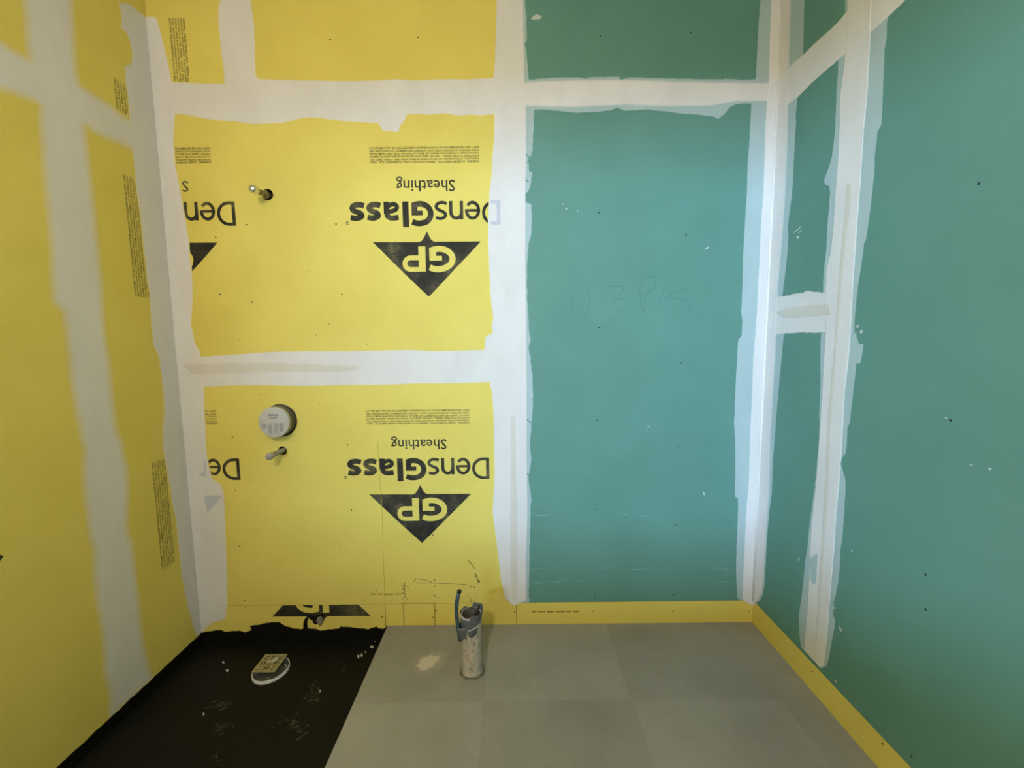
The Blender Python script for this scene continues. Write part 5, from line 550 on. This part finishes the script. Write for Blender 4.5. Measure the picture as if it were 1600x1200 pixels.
FINE = """WARNING:  CAUSES EYE IRRITATION.  OBSERVE GOOD INDUSTRIAL HYGIENE PRACTICES.   WASH
THOROUGHLY AFTER HANDLING.  DO NOT EAT DRINK OR SMOKE WHEN USING. IF SWALLOWED, CALL
A DOCTOR IF YOU FEEL UNWELL.  IF IN EYES, RINSE WITH WATER FOR SEVERAL MINUTES. REMOVE
CONTACT LENSES. IF EYE IRRITATION PERSISTS, GET MEDICAL ATTENTION. STORE AWAY FROM STRONG
ACIDS. DISPOSE IN ACCORDANCE WITH LOCAL AUTHORITY REQUIREMENTS. FOR ADDITIONAL FIRE,
SAFETY AND USE INFORMATION GO TO WWW.BUILDGP.COM/SAFETYINFO OR CALL 1-800-225-6119""".split('\n')
FINE_F = []
for i, ln in enumerate(FINE): FINE_F += scaled(font_faces(ln, .022), .5045, .0098, 0, .0715 - .0098 - i * (.0715 - .0098) / 5)
SHEATH = scaled(font_faces('Sheathing', .010), .2725, .0685, 0, -.0165)
S_ONLY = scaled(font_faces('S', .010), .0290, .0500)
keep = [((1, 0), XL + .012)]
for key, off in (('row2', (0, 0)), ('row1', (-.0708, -1.2205))):
    P = panels[key][5]
    dx, dz = off
    printed('lettering', 'back', WORD + REG, Frame((-.0481 + dx, 2.0990 + dz), *UPSIDE, KU), 'ink', P)
    printed('lettering', 'back', SHEATH, Frame((-.2564 + dx, 2.1940 + dz), *UPSIDE), 'ink', P)
    printed('fine_print', 'back', FINE_F, Frame((-.1412 + dx, 2.3405 + dz), *UPSIDE), 'ink', P) if False else printed('fine_print', 'back', FINE_F, Frame((-.1412 + dx, 2.3410 + dz), *UPSIDE), 'ink', P)
    lo = printed('logo', 'back', LOGO_T, Frame((ga[0] + dx, ga[1] + dz), *UPSIDE), 'ink', P)
    printed('logo_letters', 'back', GPF, Frame((ga[0] + dx, ga[1] + dz), *UPSIDE), 'yellow', P, .0002)
    # second repeat of the print, running under the corner joint
    ex, ez = -1.2348 + dx, .0085 + dz
    printed('lettering', 'back', WORD, Frame((-.0481 + ex, 2.0990 + ez), *UPSIDE, KU), 'ink', P, clips=keep)
    printed('fine_print', 'back', FINE_F, Frame((-.1412 + ex, 2.3410 + ez), *UPSIDE), 'ink', P, clips=keep)
    printed('logo', 'back', LOGO_T, Frame((ga[0] + ex, ga[1] + ez), *UPSIDE), 'ink', P, clips=keep)
    printed('logo_letters', 'back', GPF, Frame((ga[0] + ex, ga[1] + ez), *UPSIDE), 'yellow', P, .0002, clips=keep)
    printed('lettering', 'back', S_ONLY, Frame((-.2564 + ex, 2.1940 + ez), *UPSIDE), 'ink', P, clips=keep)
    if key == 'row2':   # first letter half hidden under a thin coat
        printed('ghost_print', 'back', stroke([(16, 0), (16, 225)], 33) + stroke([(32.6, 14), (90, 14)], 28) + stroke([(32.6, 211), (90, 211)], 28), Frame((-.0481, 2.0990), *UPSIDE, KU), 'ghost', P, .0030)
below = [((0, -1), -(STRIP - .0014)), ((0, 1), .0)]
P = panels['strip_shower'][5]
bx = (-1.2436 - .7440) / 2; base_y = max(p[1] for p in LOGO if abs(p[0] - LOGO[0][0]) < .01) - ga[1]
printed('logo', 'back', LOGO_T, Frame((bx, .0525 + base_y), *UPRIGHT), 'ink', P, clips=below)
printed('logo_letters', 'back', GPF, Frame((bx, .0525 + base_y), *UPRIGHT), 'yellow', P, .0002, clips=below)
printed('fine_print', 'back', FINE_F, Frame((-1.5165, 2.8990), *SIDEWAYS), 'ink', panels['row3a'][5], clips=[((0, 1), J2 + .01)])
for u, v, key, cl_ in ((1.7765, 2.1600, 'l_far_low', ()), (1.7770, 2.5370, 'l_far_top', [((0, 1), J4 + .01)]), (1.7770, .9230, 'l_far_low', ())):
    printed('fine_print', 'left', FINE_F, Frame((u, v), *SIDEWAYS), 'ink', panels[key][5], clips=cl_)
Pl = panels['l_near_low'][5]
printed('logo', 'left', LOGO_T, Frame((1.2315, .7820), *SIDEWAYS), 'ink', Pl)
printed('logo_letters', 'left', GPF, Frame((1.2315, .7820), *SIDEWAYS), 'yellow', Pl, .0002)
# torn facing above the membrane
P = panels['strip_shower'][5]
printed('torn_hole', 'back', [[TEAR[i] for i in t] for t in tess([TEAR])[1]], ID, 'membrane', P, .0010)
prism('torn_facing', 'back', TEARPAPER, .0028, .0008, 'core', P)

# plaster on the floor ----------------------------------------------
feathered('plaster_dust', 'floor', SMEARTHIN, .034, .0004, .014, 'smear_thin', floor, 3.3)
feathered('plaster_smear', 'floor', SMEAR, .018, .0016, .016, 'smear', floor, 5.1)
for k, (u, v) in enumerate(SMEAR[:4] + SMEAR[9:]):
    cu, cv_ = u * .8 + SMEAR[8][0] * .2, v * .8 + SMEAR[8][1] * .2
    prism('plaster_chip', 'floor', [(cu + .006 * math.cos(a) * (1 + .4 * math.sin(a * 3 + k)), cv_ + .005 * math.sin(a)) for a in (0, 1.1, 2.1, 3.3, 4.2, 5.3)], .004, -.002, 'chalk', floor)

# ------------------------------------------------------------------ sunken shower membrane
t = .004
nx, ny = 26, 40
V, Fc = [], []
for j in range(ny + 1):
    for i in range(nx + 1):
        x = XL + t + (XS - .001 - XL - t) * i / nx; y = YS + (D - YS) * j / ny
        z = ZS + .002 * noise.noise(Vector((x * 4, y * 4, 0))) + .0007 * noise.noise(Vector((x * 19, y * 19, 3)))
        V.append((x, y, z))
for j in range(ny):
    for i in range(nx): a = j * (nx + 1) + i; Fc.append((a, a + 1, a + nx + 2, a + nx + 1))
mem = mk('shower_membrane', V, Fc, 'membrane', smooth=True)
tag(mem, 'black waterproofing coat over the sunken shower floor, turned up the walls', 'membrane')
top = resample(MEMTOP + [(XS - .002, -.001)], .006)[:-1] if False else MEMTOP
rn = random.Random(8); top2 = []
for i in range(len(top) - 1):
    a, b = top[i], top[i + 1]; n = max(1, int(math.hypot(b[0] - a[0], b[1] - a[1]) / .012))
    for k in range(n): top2.append((a[0] + (b[0] - a[0]) * k / n, a[1] + (b[1] - a[1]) * k / n + rn.uniform(-.0016, .0016)))
prism('membrane_upturn', 'back', [(XL, ZS - .004), (-.657, ZS - .004), (-.657, -.004)] + [p for p in reversed(top2) if XL < p[0] < -.659] + [(XL, -.024)], t, -.0002, 'membrane', mem)
edge = []
y = YS
while y < D - .004:
    edge.append((y, -.031 + .004 * noise.noise(Vector((y * 22, 0, 0))) + .003 * max(0, noise.noise(Vector((y * 70, 5, 0)))))); y += .012
prism('membrane_upturn', 'left', [(YS, ZS - .004), (D, ZS - .004), (D, -.024)] + list(reversed(edge)), t, -.0002, 'membrane', mem)
box('membrane_edge', (XS - .0035, YS, ZS - .004), (XS - .0008, D, -.0015), 'membrane', mem)
box('membrane_edge', (XL, YS, ZS - .004), (XS - .001, YS + .003, -.0015), 'membrane', mem)
V, Fc = [], []
for p in SCUFFS:
    if min(q[0] for q in p) < XL + .02 or max(q[0] for q in p) > XS - .02: continue
    p = ccw(p); k = len(V); V += [(x, y, ZS + .0016 + .002 * noise.noise(Vector((x * 4, y * 4, 0)))) for x, y in p]; Fc.append(tuple(range(k, k + len(p))))
tag(mk('scuff_marks', V, Fc, 'scuff', mem), kind='stuff')
for p in SPECKS: prism('plaster_fleck', 'floor', p, ZS + .0045, ZS, 'chalk', mem)

# ------------------------------------------------------------------ drain and loose grate
dc = Vector((-1.150, 1.778, 0))
dr = empty('floor_drain', (dc.x, dc.y, ZS)); tag(dr, 'round drain with a white rim set in the black shower floor', 'drain')
lathe('flange', [(.0785, -.012), (.0785, .010), (.0770, .0125), (.0745, .0125), (.0735, .009)], (dc.x, dc.y, ZS), (0, 0, 1), 'drainrim', dr, 40, caps=(False, False))
lathe('drain_face', [(.0745, 0), (.0745, .0098), (.046, .0075), (.001, .0075)], (dc.x, dc.y, ZS), (0, 0, 1), 'drain', dr, 40)
lathe('throat', [(.036, .003), (.036, .0225), (.032, .0225), (.032, .003)], (dc.x - .01, dc.y + .012, ZS), (0, 0, 1), 'drain', dr, 28)
for a in (20, 200, 290):
    lathe('bolt', [(.0045, 0), (.0045, .004), (.003, .0052), (.0005, .0054)], (dc.x + .061 * math.cos(math.radians(a)), dc.y + .061 * math.sin(math.radians(a)), ZS + .0085), (0, 0, 1), 'bright', dr, 8)
gc, gs, gz = (dc.x - .014, dc.y + .018), .054, ZS + .0228
holes = []
for i in range(3):
    for j in range(3):
        cx, cy = gc[0] + (i - 1) * .032, gc[1] + (j - 1) * .032
        for s in (-1, 1):
            if (i + j) % 2: holes.append(rect(cx + s * .0072 - .0034, cx + s * .0072 + .0034, cy - .0115, cy + .0115))
            else: holes.append(rect(cx - .0115, cx + .0115, cy + s * .0072 - .0034, cy + s * .0072 + .0034))
gr = empty('drain_grate', (gc[0], gc[1], gz)); tag(gr, 'square brass slotted grate lying askew on the round drain', 'grate')
prism('plate', 'floor', rect(gc[0] - gs, gc[0] + gs, gc[1] - gs, gc[1] + gs), gz + .004, gz, 'brassy', gr, holes)
V, Fc = [], []
for k, (px, py, pr) in enumerate(((.012, .022, .011), (.003, .012, .008), (-.012, .006, .005))):
    for j in range(4):
        for i in range(9):
            a = 2 * math.pi * i / 9; rr = pr * math.cos(j * .5) * (1 + .18 * math.sin(3 * a + k)); V.append((gc[0] + px + rr * math.cos(a), gc[1] + py + rr * math.sin(a), gz + .0035 + pr * .45 * math.sin(j * .5)))
    b0 = k * 36
    for j in range(3):
        for i in range(9): Fc.append((b0 + j * 9 + i, b0 + j * 9 + (i + 1) % 9, b0 + (j + 1) * 9 + (i + 1) % 9, b0 + (j + 1) * 9 + i))
    Fc.append(tuple(range(b0 + 27, b0 + 36)))
mk('plaster_blob', V, Fc, 'chalk', gr, smooth=True)

# ------------------------------------------------------------------ valve and pipe stubs in the shower wall
vx, vz = VALVE
va = empty('shower_valve', (vx, D, vz)); tag(va, 'round built-in shower valve with pale grey cover in yellow wall', 'valve')
lathe('valve_body', [(.0765, -.08), (.0765, -.004), (.0735, -.001), (.0735, .046)], (vx + .001, D, vz + .001), (0, -1, 0), 'valvebody', va, 44)
cvx, cvz, cd = vx + .003, vz + .0015, .066
cv = lathe('cover', [(.0725, .046), (.0735, .048), (.0735, .062), (.0722, .0650), (.070, .0660), (.001, .0660)], (cvx, D, cvz), (0, -1, 0), 'cover', va, 48)
cvw = lambda u, v, h: (u, D - cd - .0003 - h, v)
WALL['cover'] = cvw; FLIP['cover'] = False
CF = Frame((cvx, cvz), (1, 0), (0, 1))
printed('lettering', 'cover', scaled(font_faces('GROHE', .03), .046, .0095, -.024, .0300), CF, 'bluegrey', cv, 0)
printed('wave_mark', 'cover', stroke([(-.020, .0245), (-.008, .0215), (.004, .0225), (.021, .0250)], .0032) + stroke([(-.012, .0200), (-.002, .0180), (.014, .0205)], .0022), CF, 'greyprint', cv, 0)
lines = []
for k in range(9):
    w_ = (.021, .019, .0215, .018, .021, .020, .0205, .0185, .021)[k]
    lines += boxq(-.0285, -.0285 + w_, -.0095 - k * .0051, -.0068 - k * .0051)
for k in range(8):
    w_ = (.022, .024, .021, .019, .018, .022, .0185, .017)[k]
    lines += boxq(.0255, .0255 + w_, -.0085 - k * .0053, -.0052 - k * .0053)
printed('small_print', 'cover', lines, CF, 'greyprint', cv, 0)['kind'] = 'stuff'
ic = stroke(arc(-.0455, -.0165, .0075, .0070, 0, 360, 16), .0032) + boxq(-.052, -.0385, -.0185, -.0160) + stroke([(-.053, -.0275), (-.0465, -.0285), (-.040, -.0270)], .0035)
for cy in (-.0150, -.0375): ic += stroke(arc(.0115, cy, .0072, .0072, 0, 360, 16), .0036)
ic += boxq(.005, .010, -.0035, -.0015) + boxq(.0055, .0095, -.0520, -.0480) + boxq(.0165, .0210, -.0520, -.0480) + stroke([(.008, -.028), (.0165, -.028)], .002)
printed('pictograms', 'cover', ic, CF, 'greyprint', cv, 0)['kind'] = 'stuff'

def stub(name_label, base, tip, rp, rc, mp, mc, nut, mn):
    p0, p1 = Vector((base[0], D, base[1])), Vector(tip); d = (p1 - p0).normalized(); ln = (p1 - p0).length
    s = empty('pipe_stub', p0); tag(s, name_label, 'pipe')
    lathe('pipe', [(rp, -.08), (rp, ln - .030)], p0, d, mp, s, 18)
    lathe('end_cap', [(rc * .85, ln - .034), (rc, ln - .031), (rc, ln - .010), (rc * .86, ln - .003), (rc * .55, ln + .001), (.0005, ln + .0025)], p0, d, mc, s, 20)
    if nut: lathe('nut', [(nut * .9, -.035), (nut, -.033), (nut, .022), (nut * .88, .026)], p0, d, mn, s, 6, smooth=False)
    return s
stub('dark steel pipe stub with shiny capped end, high in yellow wall', (-1.1275, 2.1335), (-1.1275, D - .118, 2.1215), .0125, .0172, 'steel', 'bright', .0185, 'steel')
stub('grey plastic pipe stub with blunt cap, below the round valve', (-1.1360, .9240), (-1.1375, D - .119, .9240), .0120, .0165, 'greyplastic', 'greyplastic', 0, None)

# ------------------------------------------------------------------ waste pipe and supply tube
px, py, pr = -.1905, 1.671, .0445
wp = empty('waste_pipe', (px, py, 0)); tag(wp, 'scuffed white plastic waste pipe rising from grey floor, tape-wrapped top', 'pipe')
lathe('pipe_wall', [(pr + .0025, .0005), (pr + .001, .006), (pr, .012), (pr, .10), (pr, .268), (pr - .0045, .268)], (px, py, 0), (0, 0, 1), 'pvc', wp, 40, caps=(True, False))
lathe('pipe_bore', [(pr - .0048, .010), (pr - .0048, .2685), (pr - .0044, .2686)], (px, py, 0), (0, 0, 1), 'pvcin', wp, 40, caps=(True, False))
# tape sleeve with torn edges
def zbot(a):      # a = angle from the camera-facing side, positive to the right
    keys = [(-180, .235), (-95, .215), (-62, .205), (-50, .188), (-36, .190), (-24, .212), (-17, .219), (-8, .190), (6, .186), (24, .196), (38, .203), (44, .238), (75, .246), (110, .240), (180, .235)]
    for (a0, z0), (a1, z1) in zip(keys, keys[1:]):
        if a0 <= a <= a1: return z0 + (z1 - z0) * (a - a0) / (a1 - a0)
def ztop(a): return .2800 + .010 * math.sin(math.radians(a)) + .0035 * math.sin(math.radians(a * 3 + 40)) + .002 * math.sin(math.radians(a * 7)) + (-.010 if 150 < abs(a) and a < 0 else 0)
n, m = 96, 9; V, Fc = [], []
for lay, (ro, ri) in enumerate(((0, 0), (1, 0))):
    for j in range(m + 1):
        for i in range(n):
            a = -180 + 360 * i / n; z = zbot(a) + (ztop(a) - zbot(a)) * j / m
            fl = .0055 * max(0, (z - .25) / .035)
            wr = .0012 * noise.noise(Vector((a / 18, z * 70, 1)))
            rad = pr + .0018 + fl + wr - (0 if lay == 0 else .0012)
            V.append((px + rad * math.sin(math.radians(a)), py - rad * math.cos(math.radians(a)), z))
S1 = n * (m + 1)
for j in range(m):
    for i in range(n):
        k, q = j * n + i, j * n + (i + 1) % n
        Fc.append((k, q, q + n, k + n)); Fc.append((S1 + q, S1 + k, S1 + k + n, S1 + q + n))
for i in range(n):
    k, q = m * n + i, m * n + (i + 1) % n; Fc.append((k, q, S1 + q, S1 + k))
    k, q = i, (i + 1) % n; Fc.append((q, k, S1 + k, S1 + q))
mk('duct_tape', V, Fc, 'tape', wp, smooth=True)
def ring_strip(name, a0, a1, z0f, z1f, rad, mat, nn=24):
    V, Fc = [], []
    for i in range(nn + 1):
        a = a0 + (a1 - a0) * i / nn
        for z, r in ((z0f(a), rad), (z1f(a), rad), (z1f(a), rad - .0015), (z0f(a), rad - .0015)):
            V.append((px + r * math.sin(math.radians(a)), py - r * math.cos(math.radians(a)), z))
    for i in range(nn):
        for k in range(4): Fc.append((i * 4 + k, (i + 1) * 4 + k, (i + 1) * 4 + (k + 1) % 4, i * 4 + (k + 1) % 4))
    Fc += [(3, 2, 1, 0), tuple(range(nn * 4, nn * 4 + 4))]
    return mk(name, V, Fc, mat, wp)
ring_strip('torn_tape_edge', -14, 46, lambda a: .2215 + .00025 * a, lambda a: .2255 + .00027 * a, pr + .0042, 'chalk')
ring_strip('torn_rim', -66, -2, lambda a: .267 + .00006 * abs(a + 30) * 1.2, lambda a: .2735 + .00012 * abs(a + 24), pr + .0062, 'chalk')
# film of plastic standing inside the mouth
V = []
for i in range(9):
    for j in range(5):
        s = i / 8; V.append((px + .012 + .024 * s + .002 * math.sin(j * 2 + i), py - .026 + .060 * s, .225 + .0155 * j + .004 * math.sin(i * 1.3)))
Fc = [(i * 5 + j, (i + 1) * 5 + j, (i + 1) * 5 + j + 1, i * 5 + j + 1) for i in range(8) for j in range(4)]
o = mk('torn_film', V, Fc, 'pvcin', wp, smooth=True); sm = o.modifiers.new('thickness', 'SOLIDIFY'); sm.thickness = .0012
# dark nicks on the pipe
for k, (a, z, w_, h_) in enumerate(((-22, .178, .010, .003), (40, .178, .003, .016), (6, .160, .004, .003), (14, .142, .003, .018), (-35, .12, .007, .002), (8, .125, .009, .002), (30, .105, .006, .002), (-15, .085, .006, .002), (12, .06, .005, .002), (-5, .045, .008, .002), (20, .15, .003, .010))):
    aw = math.degrees(w_ / pr)
    ring_strip('nick', a - aw / 2, a + aw / 2, lambda q, z=z: z, lambda q, z=z, h_=h_: z + h_, pr + .0006, 'pvcin', 3)
# mortar around the foot
V, Fc = [], []
n = 40
for i in range(n):
    a = 2 * math.pi * i / n
    for r, z in ((pr + .0005, .0045), (pr + .008, .0040), (pr + .0125 + .003 * noise.noise(Vector((math.cos(a) * 2, math.sin(a) * 2, 0))), -.0012)):
        V.append((px + r * math.cos(a), py + r * math.sin(a), z + .0012 * noise.noise(Vector((math.cos(a) * 5, math.sin(a) * 5, r * 90))) * (z > 0)))
for i in range(n):
    for k in range(2): q = (i + 1) % n; Fc.append((i * 3 + k, i * 3 + k + 1, q * 3 + k + 1, q * 3 + k))
mk('mortar_ring', V, Fc, 'mortar', wp, smooth=True)
for a0, a1 in ((50, 88), (-70, -48), (-9, 5)):
    ring_strip('gap', a0, a1, lambda a: .0035, lambda a: .0062, pr + .0105 if abs(a0) > 20 else pr + .0055, 'tubecap', 10)

tp = [(-.2385, 1.655, .3775), (-.2430, 1.653, .360), (-.2475, 1.650, .340), (-.2500, 1.648, .318), (-.2508, 1.646, .296), (-.2498, 1.644, .274), (-.2472, 1.641, .250), (-.2440, 1.637, .226), (-.2400, 1.634, .205), (-.2370, 1.633, .186)]
su = empty('supply_tube', (tp[-1][0], tp[-1][1], tp[-1][2])); tag(su, 'thin blue-grey water tube taped beside the waste pipe', 'tube')
tube('tube_wall', tp, .0085, 'tube', su, 16)
tube('end_cap', [(-.2380, 1.6552, .3735), (-.2375, 1.6555, .3800), (-.2372, 1.6556, .3825)], .0098, 'tubecap', su, 14)
# torn tab of tape that binds the tube to the pipe
V = []
for i in range(6):
    for j in range(9):
        a = math.radians(-100 + 80 * j / 8); r = .0472 + .0232 * math.exp(-((j - 4.7) / 1.7) ** 2)
        z = (.2300 if i == 5 else .176 + .0108 * i) + (.010 * math.sin(j * 1.9 + .5) if i == 0 else 0)
        V.append((px + r * math.sin(a), py - r * math.cos(a), z))
Fc = [(i * 9 + j, i * 9 + j + 1, (i + 1) * 9 + j + 1, (i + 1) * 9 + j) for i in range(5) for j in range(8)]
o = mk('binding_tape', V, Fc, 'tape', wp, smooth=True); sm = o.modifiers.new('thickness', 'SOLIDIFY'); sm.thickness = .001

# ------------------------------------------------------------------ added warm fill bulb, unseen behind the photographer
LX, LY, LZ = -.45, -.75, 2.38
m, nt, bs = new_mat('fill_bulb_glow'); bs.inputs['Base Color'].default_value = (.9, .88, .82, 1)
bs.inputs['Emission Color'].default_value = (1.0, 0.88, 0.75, 1); bs.inputs['Emission Strength'].default_value = 1850
MAT['glow'] = m; MAT['cord'] = mottled('black_cord', (.01, .01, .01), (.02, .02, .02), 40, .6)
lp = empty('added_fill_bulb', (LX, LY, ZC)); tag(lp, 'added warm fill bulb on a black cord, out of view', 'fill_lamp')
lathe('lampholder', [(.020, .040), (.020, .085), (.012, .095), (.006, .10)], (LX, LY, LZ), (0, 0, 1), 'fill_lamp', lp, 20)
tube('cord', [(LX, LY, LZ + .098), (LX, LY, 2.8), (LX, LY, ZC)], .004, 'cord', lp, 8)
lathe('bulb', [(.0005, -.036), (.018, -.031), (.031, -.018), (.036, 0), (.031, .018), (.022, .032), (.016, .044)], (LX, LY, LZ), (0, 0, 1), 'glow', lp, 20)
